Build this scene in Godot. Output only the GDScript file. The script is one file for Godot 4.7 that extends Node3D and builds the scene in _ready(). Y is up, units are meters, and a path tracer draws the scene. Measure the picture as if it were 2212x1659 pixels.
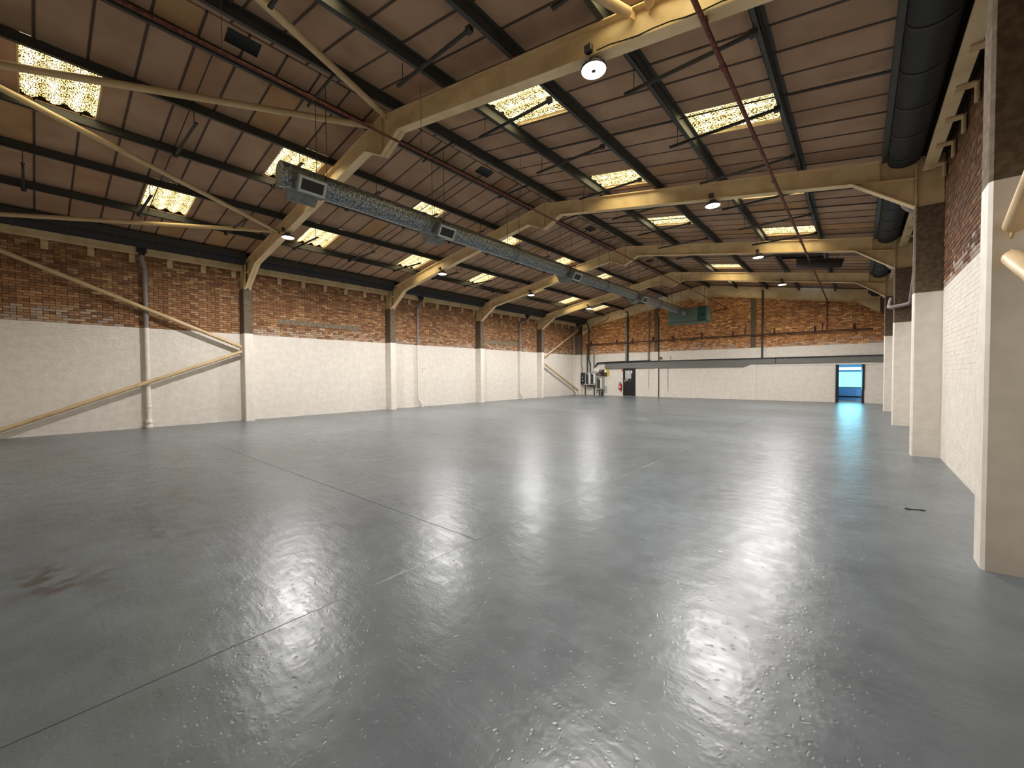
extends Node3D
# A long empty warehouse: brick and painted walls, five steel portal frames, a panelled roof with
# corrugated rooflights, a spiral duct, and a glossy grey painted floor.
# Building coordinates: x across the hall, y up, d forward along it (world z is minus d). The frames and the
# far gable stand a little askew to the long walls (S metres of d per metre of x).

const XL := -16.708      # face of the wall with the bracing
const XR := 1.139        # face of the opposite wall
const COLL := -16.284    # room faces of the columns
const COLR := 0.745
const DL := 3.816        # near edge of the first frame in view, at XL
const B := 5.77          # bay
const S := 0.0576        # skew
const XM := -7.73        # ridge
const SL := 0.1758       # roof slope
const YT := 7.19         # rafter top at the ridge
const YW := 3.142        # top of the white paint
const GD := 26.4         # gable face at XL
const CO := 0.0748       # brick course
const ORD := ["first", "second", "third", "fourth", "fifth", "sixth", "seventh", "eighth", "ninth", "tenth", "eleventh", "twelfth", "thirteenth", "fourteenth"]

var M := {}
var counts := {}
var rng := RandomNumberGenerator.new()


func _ready() -> void:
	rng.seed = 7
	# ---- camera, sky, exposure
	var cam := Camera3D.new()
	cam.name = "camera"
	var yaw := deg_to_rad(42.04)
	var pit := deg_to_rad(1.356)
	var rol := deg_to_rad(-0.354)
	var f := Vector3(-sin(yaw) * cos(pit), -sin(pit), -cos(yaw) * cos(pit))
	var r0 := Vector3(cos(yaw), 0, -sin(yaw))
	var u0 := r0.cross(f).normalized()
	var r := r0 * cos(rol) + u0 * sin(rol)
	var u := u0 * cos(rol) - r0 * sin(rol)
	cam.transform = Transform3D(Basis(r, u, -f), Vector3(0, 1.6, 0))
	cam.fov = rad_to_deg(2.0 * atan(829.5 / 832.3))
	cam.near = 0.05
	cam.far = 200.0
	add_child(cam)
	var we := WorldEnvironment.new()
	we.name = "environment"
	var env := Environment.new()
	env.background_mode = Environment.BG_SKY
	var sky := Sky.new()
	var psm := ProceduralSkyMaterial.new()
	psm.sky_top_color = Color(0.62, 0.76, 0.92)
	psm.sky_horizon_color = Color(0.85, 0.92, 0.98)
	psm.ground_horizon_color = Color(0.7, 0.72, 0.72)
	psm.ground_bottom_color = Color(0.4, 0.4, 0.4)
	sky.sky_material = psm
	env.sky = sky
	env.tonemap_mode = Environment.TONE_MAPPER_LINEAR
	env.tonemap_exposure = 1.0
	env.sdfgi_enabled = true
	env.ssao_enabled = true
	env.ssil_enabled = true
	we.environment = env
	add_child(we)
	materials()
	# ---- large structure
	build_floor()
	build_walls()
	build_roof()
	build_frames()
	build_columns()
	build_purlins()
	# ---- light
	build_lamps()
	build_rooflights()
	# ---- objects
	build_eaves()
	build_bracing()
	build_hanging_bars()
	build_duct()
	build_pipes()
	build_downpipes()
	build_gable_things()
	build_switchgear()
	build_small()


# ======================================================================== helpers

func V(x: float, y: float, d: float) -> Vector3:
	return Vector3(x, y, -d)

func fd(k: float, x: float, off := 0.0) -> float:
	return DL + k * B + S * (x - XL) + off

func G(x: float, y: float, off := 0.0) -> Vector3:      # a point on the gable face, off towards the room
	return Vector3(x, y, -(GD + S * (x - XL) - off))

func rafter_top(x: float) -> float:
	return YT - SL * absf(x - XM)

func numbered(base: String, parent: Node) -> String:
	var key := str(parent.get_instance_id()) + base
	var n: int = counts.get(key, 0)
	counts[key] = n + 1
	return base if n == 0 else "%s_%03d" % [base, n]

func obj(called: String, mesh: Mesh, mat: Material, parent: Node = self) -> MeshInstance3D:
	var o := MeshInstance3D.new()
	o.name = numbered(called, parent)
	o.mesh = mesh
	o.material_override = mat
	parent.add_child(o, true)
	return o

func thing(called: String, label: String, category: String, at := Vector3.ZERO, group := "") -> Node3D:
	var o := Node3D.new()
	o.name = numbered(called, self)
	o.position = at
	add_child(o, true)
	return tag(o, label, category, group)

func tag(o: Node3D, label: String, category: String, group := "", kind := "") -> Node3D:
	o.set_meta("label", label)
	o.set_meta("category", category)
	if group != "":
		o.set_meta("group", group)
	if kind != "":
		o.set_meta("kind", kind)
	return o

func struct_node(called: String, label: String, category: String) -> Node3D:
	var o := Node3D.new()
	o.name = called
	add_child(o, true)
	return tag(o, label, category, "", "structure")


# A mesh under construction, in the coordinates of a base point.
class MB:
	var v := PackedVector3Array()
	var n := PackedVector3Array()
	var t := PackedVector2Array()
	var o := Vector3.ZERO

	func _init(base := Vector3.ZERO) -> void:
		o = base

	func tri(a: Vector3, b: Vector3, c: Vector3, na: Vector3, nb: Vector3, nc: Vector3, ua := Vector2.ZERO, ub := Vector2.ZERO, uc := Vector2.ZERO) -> void:
		var g := (b - a).cross(c - a)
		if g.dot(na + nb + nc) > 0.0:
			v.append_array([a - o, c - o, b - o])
			n.append_array([na, nc, nb])
			t.append_array([ua, uc, ub])
		else:
			v.append_array([a - o, b - o, c - o])
			n.append_array([na, nb, nc])
			t.append_array([ua, ub, uc])

	func quad(a: Vector3, b: Vector3, c: Vector3, d: Vector3, nn: Vector3) -> void:
		tri(a, b, c, nn, nn, nn, Vector2(0, 0), Vector2(1, 0), Vector2(1, 1))
		tri(a, c, d, nn, nn, nn, Vector2(0, 0), Vector2(1, 1), Vector2(0, 1))

	# box from centre and half-axis vectors, with chamfered edges when bev > 0
	func obox(c: Vector3, X: Vector3, Y: Vector3, Z: Vector3, bev := 0.0) -> void:
		var ax := [X, Y, Z]
		var un := [X.normalized(), Y.normalized(), Z.normalized()]
		var ln := [X.length(), Y.length(), Z.length()]
		var bv: float = minf(bev, 0.45 * minf(ln[0], minf(ln[1], ln[2])))
		for i in 3:
			var j := (i + 1) % 3
			var k := (i + 2) % 3
			var J: Vector3 = un[j] * (ln[j] - bv)
			var K: Vector3 = un[k] * (ln[k] - bv)
			for s in [-1.0, 1.0]:
				var p: Vector3 = c + ax[i] * s
				quad(p - J - K, p + J - K, p + J + K, p - J + K, un[i] * s)
		if bv <= 0.0:
			return
		for i in 3:
			var j := (i + 1) % 3
			var k := (i + 2) % 3
			var I: Vector3 = un[i] * (ln[i] - bv)
			for s in [-1.0, 1.0]:
				for q in [-1.0, 1.0]:
					var A: Vector3 = c + ax[j] * s + un[k] * (ln[k] - bv) * q
					var C: Vector3 = c + un[j] * (ln[j] - bv) * s + ax[k] * q
					quad(A - I, A + I, C + I, C - I, (un[j] * s + un[k] * q).normalized())
		for s in [-1.0, 1.0]:
			for q in [-1.0, 1.0]:
				for w in [-1.0, 1.0]:
					var nn: Vector3 = (un[0] * s + un[1] * q + un[2] * w).normalized()
					var a: Vector3 = c + ax[0] * s + un[1] * (ln[1] - bv) * q + un[2] * (ln[2] - bv) * w
					var b: Vector3 = c + un[0] * (ln[0] - bv) * s + ax[1] * q + un[2] * (ln[2] - bv) * w
					var d: Vector3 = c + un[0] * (ln[0] - bv) * s + un[1] * (ln[1] - bv) * q + ax[2] * w
					tri(a, b, d, nn, nn, nn)

	func box(lo: Vector3, hi: Vector3, bev := 0.0) -> void:
		var h := (hi - lo) * 0.5
		obox((lo + hi) * 0.5, Vector3(absf(h.x), 0, 0), Vector3(0, absf(h.y), 0), Vector3(0, 0, absf(h.z)), bev)

	# a box along a line: half sizes across (side) and up
	func bar(a: Vector3, b: Vector3, up: Vector3, hs: float, hu: float, bev := 0.0) -> void:
		var z := (b - a) * 0.5
		var s := z.cross(up).normalized()
		var uu := s.cross(z).normalized()
		obox((a + b) * 0.5, s * hs, uu * hu, z, bev)

	# eight corners: four of one end, the matching four of the other
	func hexa(p: Array, q: Array) -> void:
		var c := Vector3.ZERO
		for i in 4:
			c += (p[i] + q[i]) / 8.0
		face4(p[0], p[1], p[2], p[3], c)
		face4(q[0], q[1], q[2], q[3], c)
		for i in 4:
			var j := (i + 1) % 4
			face4(p[i], p[j], q[j], q[i], c)

	func face4(a: Vector3, b: Vector3, c: Vector3, d: Vector3, inside: Vector3) -> void:
		var nn := (c - a).cross(d - b).normalized()
		if nn.dot((a + b + c + d) * 0.25 - inside) < 0.0:
			nn = -nn
		quad(a, b, c, d, nn)

	# a flat polygon (3D points) given thickness along th
	func prism(p: Array, th: Vector3) -> void:
		var nn := th.normalized()
		var e1: Vector3 = (p[1] - p[0]).normalized()
		e1 = (e1 - nn * e1.dot(nn)).normalized()
		var e2 := nn.cross(e1)
		var flat := PackedVector2Array()
		for q in p:
			flat.append(Vector2((q - p[0]).dot(e1), (q - p[0]).dot(e2)))
		var ids := Geometry2D.triangulate_polygon(flat)
		for i in range(0, ids.size(), 3):
			var a: Vector3 = p[ids[i]]
			var b: Vector3 = p[ids[i + 1]]
			var c: Vector3 = p[ids[i + 2]]
			tri(a, b, c, -nn, -nn, -nn)
			tri(a + th, b + th, c + th, nn, nn, nn)
		var area := 0.0
		for i in flat.size():
			var j := (i + 1) % flat.size()
			area += flat[i].x * flat[j].y - flat[j].x * flat[i].y
		for i in p.size():
			var a: Vector3 = p[i]
			var b: Vector3 = p[(i + 1) % p.size()]
			var side := (b - a).cross(nn).normalized()
			if area < 0.0:
				side = -side
			quad(a, b, b + th, a + th, side)

	func tube(pts: Array, rad: float, sides := 10, caps := true, rads: Array = []) -> void:
		var rings := []
		var nrm := []
		var up := Vector3.UP
		var d0: Vector3 = (pts[1] - pts[0]).normalized()
		if absf(d0.dot(up)) > 0.9:
			up = Vector3.RIGHT
		var sx := d0.cross(up).normalized()
		var prev := d0
		for i in pts.size():
			var dir: Vector3
			if i == 0:
				dir = d0
			elif i == pts.size() - 1:
				dir = (pts[i] - pts[i - 1]).normalized()
			else:
				dir = ((pts[i] - pts[i - 1]).normalized() + (pts[i + 1] - pts[i]).normalized()).normalized()
			var axis := prev.cross(dir)
			if axis.length() > 1e-6:
				sx = sx.rotated(axis.normalized(), prev.angle_to(dir))
			prev = dir
			sx = (sx - dir * sx.dot(dir)).normalized()
			var sy := dir.cross(sx)
			var rr: float = rad if rads.is_empty() else rads[i]
			var ring := []
			var nn := []
			for k in sides:
				var a := TAU * k / sides
				var e := sx * cos(a) + sy * sin(a)
				ring.append(pts[i] + e * rr)
				nn.append(e)
			rings.append(ring)
			nrm.append(nn)
		for i in pts.size() - 1:
			for k in sides:
				var m := (k + 1) % sides
				tri(rings[i][k], rings[i][m], rings[i + 1][m], nrm[i][k], nrm[i][m], nrm[i + 1][m])
				tri(rings[i][k], rings[i + 1][m], rings[i + 1][k], nrm[i][k], nrm[i + 1][m], nrm[i + 1][k])
		if caps:
			for e in [0, pts.size() - 1]:
				var nn: Vector3 = (pts[0] - pts[1]).normalized() if e == 0 else (pts[e] - pts[e - 1]).normalized()
				for k in sides:
					tri(pts[e], rings[e][k], rings[e][(k + 1) % sides], nn, nn, nn)

	# turned about an axis through c: profile points are (radius, height)
	func lathe(c: Vector3, axis: Vector3, prof: Array, sides := 20) -> void:
		var up := axis.normalized()
		var sx := up.cross(Vector3(0.3, 0.2, 0.9)).normalized()
		var sy := up.cross(sx)
		for i in prof.size() - 1:
			var p: Vector2 = prof[i]
			var q: Vector2 = prof[i + 1]
			var dd := q - p
			if dd.length() < 1e-6:
				continue
			for k in sides:
				var a := TAU * k / sides
				var b := TAU * (k + 1) / sides
				var ea := sx * cos(a) + sy * sin(a)
				var eb := sx * cos(b) + sy * sin(b)
				var na := (ea * dd.y - up * dd.x).normalized()
				var nb := (eb * dd.y - up * dd.x).normalized()
				var p0 := c + ea * p.x + up * p.y
				var p1 := c + eb * p.x + up * p.y
				var q0 := c + ea * q.x + up * q.y
				var q1 := c + eb * q.x + up * q.y
				if p.x > 1e-6:
					tri(p0, p1, q1, na, nb, nb)
				if q.x > 1e-6:
					tri(p0, q1, q0, na, nb, na)

	func mesh() -> ArrayMesh:
		var arr := []
		arr.resize(Mesh.ARRAY_MAX)
		arr[Mesh.ARRAY_VERTEX] = v
		arr[Mesh.ARRAY_NORMAL] = n
		arr[Mesh.ARRAY_TEX_UV] = t
		var m := ArrayMesh.new()
		m.add_surface_from_arrays(Mesh.PRIMITIVE_TRIANGLES, arr)
		return m


# ======================================================================== materials

func c8(r: int, g: int, b: int) -> Color:
	return Color(r / 255.0, g / 255.0, b / 255.0)

func noise_tex(freq: float, oct: int, a: Color, b: Color, sd: int, px := 512, lo := 0.0, hi := 1.0) -> NoiseTexture2D:
	var nz := FastNoiseLite.new()
	nz.seed = sd
	nz.noise_type = FastNoiseLite.TYPE_SIMPLEX_SMOOTH
	nz.frequency = freq
	nz.fractal_octaves = oct
	var t := NoiseTexture2D.new()
	t.width = px
	t.height = px
	t.seamless = true
	t.noise = nz
	var g := Gradient.new()
	g.offsets = PackedFloat32Array([lo, hi])
	g.colors = PackedColorArray([a, b])
	t.color_ramp = g
	return t

func bump_tex(freq: float, oct: int, sd: int, strength: float, px := 512, kind := FastNoiseLite.TYPE_SIMPLEX_SMOOTH) -> NoiseTexture2D:
	var nz := FastNoiseLite.new()
	nz.seed = sd
	nz.noise_type = kind
	nz.frequency = freq
	nz.fractal_octaves = oct
	var t := NoiseTexture2D.new()
	t.width = px
	t.height = px
	t.seamless = true
	t.as_normal_map = true
	t.bump_strength = strength
	t.noise = nz
	return t

func mat(color: Color, rough := 0.6, metal := 0.0) -> StandardMaterial3D:
	var m := StandardMaterial3D.new()
	m.albedo_color = color
	m.roughness = rough
	m.metallic = metal
	return m

func grained(color: Color, rough: float, tex: Texture2D, scale: float, metal := 0.0, nrm: Texture2D = null, ns := 0.4) -> StandardMaterial3D:
	var m := mat(color, rough, metal)
	m.albedo_texture = tex
	m.uv1_triplanar = true
	m.uv1_world_triplanar = true
	m.uv1_scale = Vector3.ONE * scale
	if nrm:
		m.normal_enabled = true
		m.normal_texture = nrm
		m.normal_scale = ns
	return m

func glow(color: Color, energy: float) -> StandardMaterial3D:
	var m := mat(color, 0.5)
	m.emission_enabled = true
	m.emission = color
	m.emission_energy_multiplier = energy
	return m

func materials() -> void:
	var soft := noise_tex(0.012, 4, Color(0.955, 0.955, 0.955), Color(1, 1, 1), 3, 512, 0.2, 0.8)
	var blotch := noise_tex(0.02, 5, Color(0.78, 0.76, 0.73), Color(1, 1, 1), 5, 512, 0.2, 0.8)
	var grime := noise_tex(0.008, 4, Color(0.92, 0.90, 0.87), Color(1, 1, 1), 9, 512, 0.15, 0.6)
	var rusty := noise_tex(0.03, 4, Color(0.55, 0.4, 0.35), Color(1, 1, 1), 11, 512, 0.3, 0.7)
	var plaster_n := bump_tex(0.03, 4, 21, 3.0)
	M.white = grained(c8(226, 219, 207), 0.62, soft, 0.5, 0.0, plaster_n, 0.35)
	M.white_brick = grained(c8(226, 219, 207), 0.6, soft, 0.5, 0.0, plaster_n, 0.5)
	M.mortar = grained(c8(122, 98, 76), 0.95, blotch, 0.8)
	M.brick_inst = mat(Color.WHITE, 0.85)
	M.brick_inst.vertex_color_use_as_albedo = true
	M.concrete = grained(c8(112, 98, 80), 0.9, blotch, 0.9, 0.0, plaster_n, 0.5)
	M.steel_cream = grained(c8(228, 203, 158), 0.5, grime, 0.35)
	M.tube_cream = grained(c8(206, 180, 138), 0.45, grime, 0.6)
	M.steel_dark = grained(c8(58, 58, 54), 0.55, soft, 0.6)
	M.bar_dark = mat(c8(44, 42, 40), 0.6)
	M.gutter = grained(c8(36, 38, 41), 0.7, soft, 0.8)
	M.lining = []
	for c in [c8(168, 138, 113), c8(163, 133, 109), c8(173, 141, 114), c8(166, 130, 100), c8(176, 138, 98)]:
		M.lining.append(grained(c, 0.9, grime, 0.25))
	M.sheeting = mat(c8(52, 40, 32), 0.9)
	M.tee = mat(c8(70, 52, 40), 0.7)
	M.galv = grained(c8(168, 172, 172), 0.42, noise_tex(0.032, 2, Color(0.5, 0.51, 0.51), Color(1, 1, 1), 31, 512, 0.3, 0.7), 1.1, 0.75)
	M.galv_flat = grained(c8(140, 144, 140), 0.5, blotch, 0.8, 0.5)
	M.red_oxide = grained(c8(122, 62, 48), 0.6, rusty, 1.2)
	M.rust = grained(c8(96, 74, 62), 0.8, rusty, 1.0)
	M.rod = mat(c8(72, 56, 44), 0.6)
	M.grey_pipe = grained(c8(136, 129, 124), 0.5, soft, 0.8)
	M.grey_steel = grained(c8(112, 114, 108), 0.55, soft, 0.2)
	M.grey_light = mat(c8(170, 172, 166), 0.5)
	M.black = mat(c8(15, 15, 16), 0.5)
	M.door_black = mat(c8(9, 11, 14), 0.45)
	M.navy = mat(c8(40, 44, 54), 0.5)
	M.dark_green = mat(c8(44, 54, 40), 0.5)
	M.brown = mat(c8(58, 40, 34), 0.6)
	M.yellow = mat(c8(190, 178, 70), 0.7)
	M.red = mat(c8(170, 26, 30), 0.35)
	M.sign_red = mat(c8(190, 40, 44), 0.5)
	M.sign_white = mat(c8(225, 225, 222), 0.5)
	M.silver = mat(c8(176, 180, 176), 0.45, 0.2)
	M.unit_green = grained(c8(88, 104, 94), 0.5, soft, 0.8)
	M.unit_dark = mat(c8(22, 70, 58), 0.5)
	M.plastic_white = mat(c8(228, 224, 214), 0.4)
	M.render = grained(c8(142, 128, 106), 0.9, blotch, 0.8)
	M.lamp_body = mat(c8(60, 60, 62), 0.45)
	M.lamp_glow = glow(Color(1.0, 0.97, 0.95), 9.0)
	M.skylight = mat(Color(1, 1, 1), 0.6)
	M.skylight.albedo_texture = skylight_image()
	M.skylight.emission_enabled = true
	M.skylight.emission = Color.WHITE
	M.skylight.emission_operator = BaseMaterial3D.EMISSION_OP_MULTIPLY
	M.skylight.emission_texture = M.skylight.albedo_texture
	M.skylight.emission_energy_multiplier = 1.5
	M.window_glow = glow(Color(0.55, 0.97, 1.0), 1.7)
	M.window_glow2 = glow(Color(0.75, 1.0, 1.0), 2.0)
	M.lobby = mat(c8(176, 204, 226), 0.6)
	M.lobby_panel = mat(c8(120, 160, 205), 0.5)
	M.floor = floor_material()


func skylight_image() -> ImageTexture:
	# aged sheet seen from below: pale yellow, with rows of dark lichen specks along the corrugations
	var W := 384
	var H := 512
	var nz := FastNoiseLite.new()
	nz.seed = 77
	nz.frequency = 0.075
	nz.fractal_octaves = 2
	var wide := FastNoiseLite.new()
	wide.seed = 78
	wide.frequency = 0.012
	var im := Image.create_empty(W, H, false, Image.FORMAT_RGB8)
	for y in H:
		for x in W:
			var w := 0.5 + 0.5 * cos(TAU * 3.5 * x / W)
			var a := nz.get_noise_2d(x * 1.5, y * 0.8)
			var b := wide.get_noise_2d(x, y)
			var c := Color(1.0, 0.985, 0.82).lerp(Color(0.98, 0.86, 0.5), clampf(0.55 * w + 0.7 * b, 0.0, 0.85))
			var k := a + 0.3 * b + 0.20 * w - 0.17
			if k > 0.0:
				c = c.lerp(Color(0.22, 0.15, 0.07), clampf(k * 8.0, 0.0, 0.95))
			im.set_pixel(x, y, c)
	return ImageTexture.create_from_image(im)


func floor_material() -> StandardMaterial3D:
	# uv2: one tone map over the whole floor (stains and marks where they lie); uv1: tiled grain, gloss and trowel marks
	var W := 720
	var H := 1216
	var big := FastNoiseLite.new()
	big.seed = 41
	big.frequency = 0.009
	big.fractal_octaves = 4
	var fine := FastNoiseLite.new()
	fine.seed = 42
	fine.frequency = 0.06
	fine.fractal_octaves = 3
	var pr := RandomNumberGenerator.new()
	pr.seed = 5
	var alb := Image.create_empty(W, H, false, Image.FORMAT_RGB8)
	for y in H:
		for x in W:
			var t := 0.9 + 0.10 * big.get_noise_2d(x, y * 1.6) + 0.07 * fine.get_noise_2d(x, y)
			alb.set_pixel(x, y, Color(t * 0.985, t, t))
	for s in [[-4.85, -0.30, 0.34, 0.10, 0.8], [-4.62, -0.16, 0.22, 0.09, 0.75], [-4.5, 0.05, 0.3, 0.12, 0.4], [-5.6, 0.45, 0.5, 0.08, 0.45], [-5.2, 0.62, 0.5, 0.06, 0.4], [-6.6, 0.8, 0.7, 0.07, 0.35], [-9.2, 1.1, 0.9, 0.08, 0.4], [-10.5, 1.4, 0.8, 0.09, 0.4]]:
		var cx: float = (s[0] - XL) / (XR + 0.5 - XL) * W
		var cy: float = (s[1] + 3.0) / 31.0 * H
		var rx: float = s[2] / (XR + 0.5 - XL) * W
		var ry: float = s[3] / 31.0 * H
		for y in range(int(cy - ry * 2.5), int(cy + ry * 2.5) + 1):
			for x in range(int(cx - rx * 2.5), int(cx + rx * 2.5) + 1):
				if x < 0 or y < 0 or x >= W or y >= H:
					continue
				var e := exp(-pow((x - cx) / rx, 2.0) - pow((y - cy) / ry, 2.0))
				var k := clampf(e * (0.6 + 2.2 * fine.get_noise_2d(x * 2.5, y * 2.5)), 0.0, 1.0) * float(s[4])
				alb.set_pixel(x, y, alb.get_pixel(x, y).lerp(Color(0.60, 0.47, 0.38), k * 0.75))
	var rg := Image.create_empty(512, 512, false, Image.FORMAT_RGB8)
	for y in 512:
		for x in 512:
			var v := 0.32 + 0.05 * big.get_noise_2d(x * 1.3 + 900.0, y * 1.3) + 0.05 * fine.get_noise_2d(x * 0.25, y * 1.6) + 0.04 * fine.get_noise_2d(x * 1.2, y * 0.4 + 300.0)
			v = clampf(v, 0.287, 0.42)
			rg.set_pixel(x, y, Color(v, v, v))
	var m := StandardMaterial3D.new()
	m.albedo_color = c8(110, 116, 120)
	m.detail_enabled = true
	m.detail_blend_mode = BaseMaterial3D.BLEND_MODE_MUL
	m.detail_uv_layer = BaseMaterial3D.DETAIL_UV_2
	m.detail_albedo = ImageTexture.create_from_image(alb)
	m.roughness = 1.0
	m.roughness_texture = ImageTexture.create_from_image(rg)
	m.roughness_texture_channel = BaseMaterial3D.TEXTURE_CHANNEL_RED
	m.metallic_specular = 0.5
	m.normal_enabled = true
	m.normal_texture = floor_normal()
	m.normal_scale = 1.0
	return m


func floor_normal() -> ImageTexture:
	# lumps, trowel marks and pits under the paint: heights in metres over a tile of 2.6 m
	var W := 1024
	var px := 2.6 / W
	var nz := []
	for q in [[61, 0.011, 2], [62, 0.05, 2], [63, 0.02, 2]]:
		var n := FastNoiseLite.new()
		n.seed = q[0]
		n.frequency = q[1]
		n.fractal_octaves = q[2]
		nz.append(n)
	var h := PackedFloat32Array()
	h.resize(W * W)
	for y in W:
		for x in W:
			var a: float = nz[0].get_noise_2d(x, y)
			var b: float = nz[1].get_noise_2d(x, y)
			var c: float = nz[2].get_noise_2d(x * 0.35, y * 2.0)
			var pit := maxf(0.0, b - 0.42)
			h[y * W + x] = 0.0012 * a + 0.00055 * b * (0.6 + 0.9 * a) + 0.00035 * c - 0.003 * pit
	var by := PackedByteArray()
	by.resize(W * W * 3)
	for y in W:
		for x in W:
			var i := y * W + x
			var gx := (h[y * W + (x + 1) % W] - h[i]) / px
			var gy := (h[((y + 1) % W) * W + x] - h[i]) / px
			if x == W - 1:
				gx = 0.0
			if y == W - 1:
				gy = 0.0
			var l := 1.0 / sqrt(1.0 + gx * gx + gy * gy)
			by[i * 3] = int(clampf(127.5 - 127.5 * gx * l, 0, 255))
			by[i * 3 + 1] = int(clampf(127.5 + 127.5 * gy * l, 0, 255))
			by[i * 3 + 2] = int(127.5 + 127.5 * l)
	return ImageTexture.create_from_image(Image.create_from_data(W, W, false, Image.FORMAT_RGB8, by))


# ======================================================================== floor, walls, roof

func floor_height(x: float, d: float, und: FastNoiseLite, und2: FastNoiseLite) -> float:
	return 0.0012 * und.get_noise_2d(x, d) + 0.0003 * und2.get_noise_2d(x, d)

func build_floor() -> void:
	var fl := struct_node("floor", "glossy grey painted concrete floor running the whole length of the hall", "floor")
	var und := FastNoiseLite.new()
	und.seed = 15
	und.frequency = 0.55
	und.fractal_octaves = 2
	var und2 := FastNoiseLite.new()
	und2.seed = 16
	und2.frequency = 2.6
	und2.fractal_octaves = 2
	var bed := MB.new()
	bed.box(V(XL - 0.3, -0.25, -3.4), V(XR + 0.4, -0.02, 28.2))
	obj("slab_bed", bed.mesh(), M.mortar, fl)
	var xs := [XL - 0.05, -9.6, -2.74, XR + 0.1]
	var ds := [-3.3, 2.66, 8.43, 14.2, 19.97, 28.0]       # at XL; the cross joints run with the frames
	var gap := 0.004
	for i in xs.size() - 1:
		ds = [-3.3, 2.66, 8.43, 14.2, 19.97, 28.0] if i < 2 else [-3.3, 14.2, 28.0]
		for j in ds.size() - 1:
			var x0: float = xs[i] + (gap if i > 0 else 0.0)
			var x1: float = xs[i + 1] - (gap if i < xs.size() - 2 else 0.0)
			var d0: float = ds[j] + gap - 0.95
			var d1: float = ds[j + 1] - gap - 0.95
			var step := 0.12 if d0 < 7.0 else 0.25
			var nx := int(ceil((x1 - x0) / step))
			var nd := int(ceil((d1 - d0) / step))
			var vs := PackedVector3Array()
			var ns := PackedVector3Array()
			var ua := PackedVector2Array()
			var ub := PackedVector2Array()
			var idx := PackedInt32Array()
			for b in nd + 1:
				for a in nx + 1:
					var x := lerpf(x0, x1, float(a) / nx)
					var d := lerpf(d0, d1, float(b) / nd) + S * (x - XL)
					var h := floor_height(x, d, und, und2)
					var e := 0.03
					var hx := (floor_height(x + e, d, und, und2) - floor_height(x - e, d, und, und2)) / (2.0 * e)
					var hd := (floor_height(x, d + e, und, und2) - floor_height(x, d - e, und, und2)) / (2.0 * e)
					vs.append(V(x, h, d))
					ns.append(Vector3(-hx, 1.0, hd).normalized())
					ua.append(Vector2(x, d) / 2.6 + Vector2(0.37 * i, 0.61 * j))
					ub.append(Vector2((x - XL) / (XR + 0.5 - XL), (d + 3.0) / 31.0))
			for b in nd:
				for a in nx:
					var p := b * (nx + 1) + a
					idx.append_array([p, p + nx + 1, p + nx + 2, p, p + nx + 2, p + 1])
			# the edges of the slab go down into the joints
			var n0 := vs.size()
			var rim := []
			for a in nx + 1:
				rim.append(a)
			for b in range(1, nd + 1):
				rim.append(b * (nx + 1) + nx)
			for a in range(nx - 1, -1, -1):
				rim.append(nd * (nx + 1) + a)
			for b in range(nd - 1, 0, -1):
				rim.append(b * (nx + 1))
			for q in rim.size():
				for w in [0.0, 0.02]:
					vs.append(vs[rim[q]] - Vector3(0, w, 0))
					ns.append(Vector3(0, 1, 0))
					ua.append(ua[rim[q]])
					ub.append(ub[rim[q]])
			for q in rim.size():
				var p := n0 + q * 2
				var p2 := n0 + ((q + 1) % rim.size()) * 2
				idx.append_array([p, p2, p2 + 1, p, p2 + 1, p + 1])
			var arr := []
			arr.resize(Mesh.ARRAY_MAX)
			arr[Mesh.ARRAY_VERTEX] = vs
			arr[Mesh.ARRAY_NORMAL] = ns
			arr[Mesh.ARRAY_TEX_UV] = ua
			arr[Mesh.ARRAY_TEX_UV2] = ub
			arr[Mesh.ARRAY_INDEX] = idx
			var m := ArrayMesh.new()
			m.add_surface_from_arrays(Mesh.PRIMITIVE_TRIANGLES, arr)
			obj("slab", m, M.floor, fl)


# profile of the underside of a gable or frame: lower edge of the steel at x
func steel_under(x: float, drop := 0.0) -> float:
	var q := absf(x - XM)
	var y := 5.45 + SL * (7.57 - q)
	if q > 7.57:
		y = 5.45 - (q - 7.57) * 0.70
	if q < 0.63:
		y = 6.36 + (6.67 - 6.36) * q / 0.63
	return y - drop


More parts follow.
